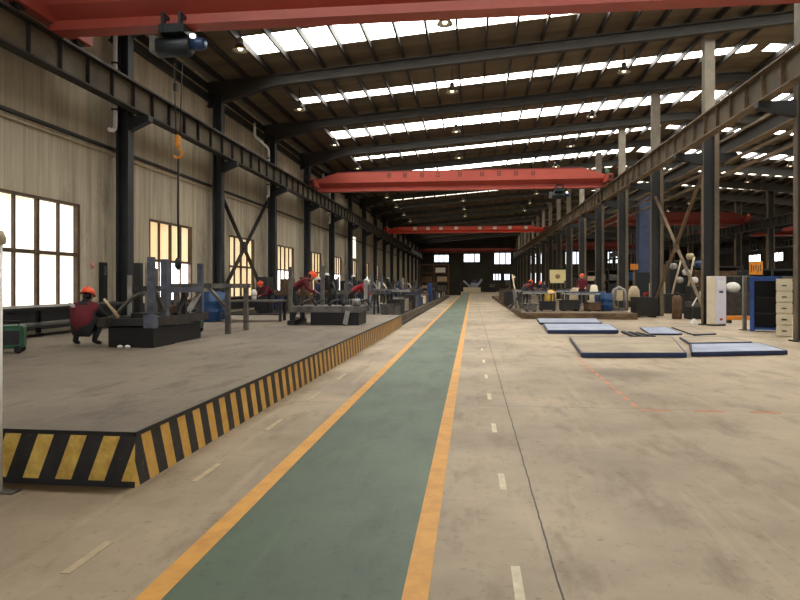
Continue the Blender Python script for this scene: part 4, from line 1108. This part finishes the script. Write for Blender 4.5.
# wall of pipes and round parts behind
p = D(690, 300, 31)
t = thing('bending_machine', 'dark machine with round white rollers and slanted rods between the aisle columns', 'machine', (p.x+.4, p.y+1.5, 0))
MB().cb(0,0,0,2.6,1.3,1.0).build('bed','frame_black',t,.04); MB().cb(-.5,.2,1.0,.9,.8,1.7).build('column','dark_steel',t,.04); MB().cb(.6,.2,1.0,.7,.7,1.2).build('column','rust_brown',t,.04)
for k,(x,z) in enumerate(((-.9,2.4),(-.3,2.1),(.3,2.5),(.75,2.25),(-.6,1.7),(.1,1.7),(.9,2.8),(-.1,2.9))):
    MB().lathe([(.04,-.75),(.16,-.72),(.16,-.45),(.04,-.42)],(x,.0,z),14,'y').build('roller',('steel_pale','cabinet_white','motor_blue','beige')[k%4],t)
for k in range(3): MB().tube([(-1.0+.7*k,-.7,1.0),(-.4+.6*k,-.3,2.9)],.05,8).build('rod','beige',t)
p = D(668, 300, 35)
crate('beige crate of offcuts behind the red frame', (p.x, p.y, 0), .2, 1.6, 1.2, 1.6, 'beige')
p = G(694, 324)
t = thing('tilted_panel_stand', 'small white tilted panel on a slim stand with a white conical foot', 'stand', (p.x, p.y, 0))
MB().lathe([(.02,.0),(.17,.0),(.16,.03),(.03,.2),(.02,.2)],seg=14).build('foot','cabinet_white',t); MB().tube([(0,0,.2),(0,0,.75)],.03,8).build('pole','frame_black',t); MB().bar((-.06,0,.68),(.1,-.03,1.0),.16,.03).build('panel','cabinet_white',t)
# white floor-standing air conditioner
p = G(715, 325.5)
t = thing('air_conditioner', 'tall white floor standing air conditioner in front of an aisle column', 'air conditioner', (p.x, p.y-.1, 0), math.radians(30))
MB().box(-.26,.26,-.19,.19,.06,1.78).build('body','cream',t,.015); MB().box(-.25,.25,-.215,-.19,.08,1.77).build('front_panel','cabinet_front',t,.008)
MB().box(-.26,.26,-.18,.18,0,.06).build('plinth','hoist_dark',t)
for k in range(5): MB().box(-.2,.2,-.222,-.215,1.35+.06*k,1.375+.06*k).build('vent_slat','pipe_white',t)
MB().box(-.07,.07,-.222,-.215,.2,.28).build('badge','red_paint',t); MB().box(-.1,.1,-.222,-.215,1.18,1.26).build('display','mast_blue',t)
p = G(744.5, 330)
t = thing('steel_post', 'slim grey steel post between the air conditioner and the blue frame', 'post', (p.x, p.y, 0)); MB().cb(0,0,.02,.11,.11,1.75).build('shaft','steel_post',t,.01); MB().cb(0,0,0,.24,.24,.02).build('base_plate','dark_steel',t)
a = G(722, 323)
t = thing('orange_beam', 'low orange steel beam on the floor behind the grey post', 'beam', (a.x+.75, a.y, 0)); MB().box(-.6,.6,-.09,.09,.12,.28).build('bar','orange_paint',t,.01)
for sx in (-1,1): MB().cb(sx*.5,0,0,.12,.24,.12).build('foot','black_paint',t)
p = D(733, 300, 27.5); cr_ = crate('closed rusty crate behind the orange beam', (p.x+.2, p.y+.4, 0), .1, 1.5, 1.0, 1.1, 'rust_dark'); MB().box(-.75,.75,-.5,.5,1.1,1.12).build('lid','rust_dark',cr_); bagp = Vector((p.x+.2, p.y+.4, 0))
tag(MB().ell((bagp.x-.1,bagp.y-.1,1.345),.32,.2,.24,14).build('cover_bag','cabinet_white'), 'white bulging bag on top of the rusty crate', 'bag')
# blue open frame cabinet
a, b = G(752.5, 332), G(776, 332)
w_ = (b.x-a.x)+.12
t = thing('blue_cabinet', 'open blue steel frame cabinet with a dark inside beside the white drawer stack', 'cabinet', (a.x+w_/2+.12, a.y+.35, 0), math.radians(-24))
a.x += .12
for sx in (-1,1):
    for sy in (-1,1): MB().cb(sx*(w_/2-.05),sy*.3,0,.12,.1,1.72).build('post','frame_blue',t)
MB().box(-w_/2,w_/2,-.35,.35,1.6,1.74).build('top','frame_blue',t); MB().box(-w_/2+.1,w_/2-.1,-.3,.3,.06,.12).build('bottom','frame_blue',t); MB().box(-w_/2+.05,w_/2-.05,.31,.34,.1,1.6).build('back_panel','black_paint',t)
for z in (.55,1.05): MB().box(-w_/2+.1,w_/2-.1,-.25,.3,z,z+.03).build('shelf','dark_steel',t)
for sx in (-1,1): MB().box(sx*(w_/2-.03)-.01,sx*(w_/2-.03)+.01,-.25,.25,.1,1.6).build('side_panel','black_paint',t)
# white stack of drawers
a = G(781.5, 337)
t = thing('drawer_stack', 'narrow cream white stack of drawers in front of the near aisle column', 'drawer unit', (a.x+.12, a.y+.1, 0), math.radians(-25))
MB().box(-.19,.19,-.15,.2,0,1.62).build('carcass','cream',t)
for k in range(5):
    z = .04+.32*k; d_ = MB().box(-.2,.2,-.19,-.15,z,z+.265).build('drawer','cream',t,.01); MB().box(-.06,.06,-.21,-.19,z+.12,z+.15).build('handle','dark_steel',d_)
MB().box(-.2,.2,-.17,.2,1.62,1.65).build('top','cream',t)
# hanging orange sign in the second bay
p = D(756, 268, 38)
t = thing('hanging_sign', 'square orange sign hanging in the second bay above the blue cabinet', 'sign', (p.x, p.y, p.z)); MB().box(-.38,.38,-.03,.03,-.4,.4).build('panel','orange_paint',t)
for k in range(5): MB().box(-.3+.13*k,-.24+.13*k,-.036,-.03,-.25+.05*(k%3),.2-.06*(k%2)).build('lettering_mark','frame_brown',t)
for sx in (-1,1): MB().tube([(sx*.34,0,.4),(sx*.34,0,roof_z(p.x)-p.z-.3)],.012,6).build('wire','cable_black',t)
# shelving, machines further back in the second bay
for i,(x,y,w,d,h,m,lab) in enumerate(((14.5,34,3.0,1.4,1.9,'dark_steel','dark machine tool in the second bay behind the air conditioner'),(13.4,43,2.6,1.5,2.2,'steel_grey','grey machine tool in the second bay behind the rollers'),
        (19,46,3.0,1.6,2.4,'hoist_dark','dark green machine tool deep in the second bay'),(23,38,2.6,1.5,2.0,'dark_steel','dark machine tool in the second bay behind the blue cabinet'),(17,58,3.2,1.6,2.4,'rust_brown','rusty machine tool deep in the second bay'),
        (11.5,56,2.4,1.5,2.0,'steel_grey','grey machine tool in the second bay just past the blue mast'),(28,52,3.4,1.8,2.6,'dark_steel','large dark machine tool in the outermost bay'),(12.5,72,2.4,1.5,2.2,'dark_steel','dark machine tool far back in the second bay'),(21,76,3.0,1.8,2.6,'dark_steel','large dark machine tool far back in the second bay'),(16,92,4.0,2.0,2.8,'frame_black','black machine tool near the end wall of the second bay'))):
    t = thing('machine_tool', lab, 'machine', (x, y, 0), .1*(i%3))
    MB().cb(0,0,0,w,d,h*.4).build('bed',m,t,.05); MB().cb(-w*.28,.1,h*.4,w*.36,d*.7,h*.6).build('headstock',m,t,.05); MB().bar((-w*.1,0,h*.85),(w*.4,0,h*.7),.22).build('arm','steel_grey',t)
    MB().lathe([(.05,-.1),(.28,-.08),(.28,.08),(.05,.1)],(w*.3,-d*.45,h*.55),16,'y').build('handwheel','steel_pale',t); MB().cb(w*.3,0,h*.4,w*.25,d*.4,.25).build('carriage','rust_brown',t,.03)

def rack(label, x, y, w, d, h, m, n, fills):
    t = thing('storage_rack', label, 'rack', (x, y, 0))
    for sx in (-1,1):
        for sy in (-1,1): MB().cb(sx*(w/2-.04), sy*(d/2-.04), 0, .08, .08, h).build('post', m, t)
    for k in range(n): MB().box(-w/2, w/2, -d/2, d/2, .15+(h-.25)*k/(n-1), .2+(h-.25)*k/(n-1)).build('shelf', m, t)
    MB().box(-w/2+.05, w/2-.05, d/2-.03, d/2, .2, h).build('back_panel', 'frame_black', t)
    for k in range(n-1):
        for q, fx in enumerate((-.26, .2)):
            mm = fills[(k*2+q) % len(fills)]; hh = (h-.25)/(n-1)*(.5+.2*((k+q)%2))
            tag(MB().cb(x+fx*w, y-.05, .2+(h-.25)*k/(n-1), w*.36, d*.6, hh).build('parts_box', mm, None, .02),
                '%s box on the %s shelf of the %s, %s end' % (NM[mm], ('lowest','second','third','fourth')[k], label.split(',')[0], ('walkway','outer')[q]), 'box', 'boxes on the storage racks')
NM = {'steel_grey':'grey','rust_brown':'brown','drum_blue':'blue','beige':'beige','dark_steel':'dark','cabinet_white':'white','machine_green':'green','orange_paint':'orange','motor_blue':'blue'}
rack('dark rack behind the rollers', 13.4, 36.6, 2.6, .9, 2.5, 'dark_steel', 4, ['rust_brown','dark_steel','steel_grey','motor_blue','beige'])
rack('brown rack behind the beige crate', 12.6, 39.2, 2.6, .9, 2.7, 'rust_brown', 4, ['dark_steel','steel_grey','rust_brown','cabinet_white'])
rack('dark rack behind the tool post', 10.6, 46.0, 2.2, .9, 2.6, 'dark_steel', 4, ['steel_grey','drum_blue','dark_steel','rust_brown'])
rack('brown rack behind the yellow board', 10.5, 54.0, 2.2, .9, 2.6, 'rust_brown', 4, ['dark_steel','beige','steel_grey'])
rack('dark rack behind the rusty crate', 14.6, 30.5, 2.4, .9, 2.2, 'dark_steel', 3, ['rust_brown','cabinet_white','steel_grey','orange_paint'])
rack('dark rack behind the blue cabinet', 17.6, 29.5, 2.6, .9, 2.4, 'dark_steel', 4, ['dark_steel','rust_brown','machine_green','steel_grey'])
rack('brown rack beside the blue cabinet', 15.4, 25.5, 1.6, .8, 1.9, 'rust_brown', 3, ['dark_steel','steel_grey','beige'])
for i,(x,y,w,h,lab,m) in enumerate(((9.9,28.4,1.4,1.5,'dark lathe between the cylinder and the air conditioner','frame_black'),(10.3,42.6,1.8,1.9,'dark lathe beyond the blue mast','dark_steel'),(10.5,50.5,2.0,2.0,'black lathe behind the standing worker in maroon','frame_black'),
        (10.8,62.0,2.2,2.1,'dark lathe past the two brown racks','dark_steel'),(13.0,24.8,1.6,1.2,'low black lathe behind the grey post','frame_black'),(20.5,33.5,2.6,1.7,'black lathe at the back of the second bay beside the racks','frame_black'))):
    t = thing('lathe', lab, 'machine', (x, y, 0), .05)
    MB().cb(0,0,0,w,.8,h*.35).build('base',m,t,.03); MB().cb(0,0,h*.35,w,.5,h*.15).build('bed','steel_grey',t,.02); MB().cb(-w*.35,0,h*.5,w*.28,.6,h*.45).build('headstock',m,t,.04); MB().cb(w*.36,0,h*.5,w*.18,.4,h*.3).build('tailstock','rust_brown',t,.03)
    MB().lathe([(.04,0),(.16,.02),(.16,.12),(.05,.14)],(-w*.21,0,h*.68),14,'x').build('chuck','steel_pale',t); MB().lathe([(.03,-.05),(.13,-.04),(.13,.04),(.03,.05)],(0,-.36,h*.5),14,'y').build('handwheel','steel_pale',t)

# ------------------------------------------------------------------ steel panels lying on the floor
def panel(label, corners, th, m_top, rim=.03):
    """corners: near-left, near-right, far-right, far-left on the floor"""
    P4 = [Vector((c.x,c.y,0)) for c in corners]; ctr = sum(P4, Vector())/4
    t = thing('steel_plate', label, 'panel', ctr)
    L = [p-ctr for p in P4]
    inn = [p*(1-rim*1.2/max(p.length,.1)) for p in L]
    up_ = Vector((0,0,1))
    m = MB(); v0=[m.bm.verts.new(p+up_*.02) for p in inn]; v1=[m.bm.verts.new(p+up_*(th-.002)) for p in inn]
    for k in range(4): m.bm.faces.new((v0[k],v0[(k+1)%4],v1[(k+1)%4],v1[k]))
    m.bm.faces.new(v0[::-1]); m.bm.faces.new(v1); m.build('plate', m_top, t)
    for k in range(4):
        MB().bar(L[k]+up_*(th/2+.008), L[(k+1)%4]+up_*(th/2+.008), rim, th-.012).build('rim','panel_rim',t,.012)
    for k in (0,2):
        MB().bar(L[k]*.6+up_*.008, L[k+1]*.6+up_*.008, .1,.016).build('skid','black_paint',t)
    return t
panel('dusty topped blue rimmed steel panel nearest the walkway and the camera', [G(582,358),G(686,358),G(672,341),G(570,341)], .11, 'panel_top_dusty')
panel('pale blue steel panel at the near outer corner of the panel group', [G(692,357),G(787,355),G(760,347),G(690,348)], .10, 'panel_top_blue')
panel('dusty steel panel behind the pale blue one', [G(690,345.5),G(752,344.5),G(724,339),G(680,339.5)], .07, 'panel_top_dusty')
panel('blue rimmed steel panel with a pale top, third row from the camera', [G(548,334),G(618,334),G(610,327),G(544,327)], .12, 'panel_top_blue')
panel('small pale steel panel farthest back, before the low platform', [G(540,325),G(602,325),G(596,320.5),G(537,320.5)], .09, 'panel_top_blue')
panel('glossy pale blue steel panel in the back row beside the rusty strips', [G(650,335.5),G(682,335.5),G(666,328.5),G(640,329)], .06, 'panel_top_blue')
panel('long dusty steel panel at the outer side of the back row', [G(694,336),G(716,335),G(690,328),G(672,328.5)], .05, 'panel_top_dusty')
for k in range(3):
    a, b = G(623+7*k, 333+.6*k), G(636+9*k, 338.5)
    tag(MB().bar((a.x,a.y,.035),(b.x,b.y,.035),.1,.07).build('steel_strip','dark_steel'), 'dark steel strip lying between the panels, %s from the walkway' % ORD[k], 'steel strip')

# ------------------------------------------------------------------ light and look
wd = bpy.data.worlds.new('world'); S.world = wd; wd.use_nodes = True
bg = wd.node_tree.nodes['Background']; bg.inputs[0].default_value = (0.85,0.92,1,1); bg.inputs[1].default_value = 1.0
S.view_settings.view_transform = 'Standard'; S.view_settings.look = 'None'
S.view_settings.exposure = 0.18; S.view_settings.gamma = 1.0; S.view_settings.use_curve_mapping = False
S.cycles.use_denoising = True
S.cycles.max_bounces = 8; S.cycles.diffuse_bounces = 5; S.cycles.glossy_bounces = 3
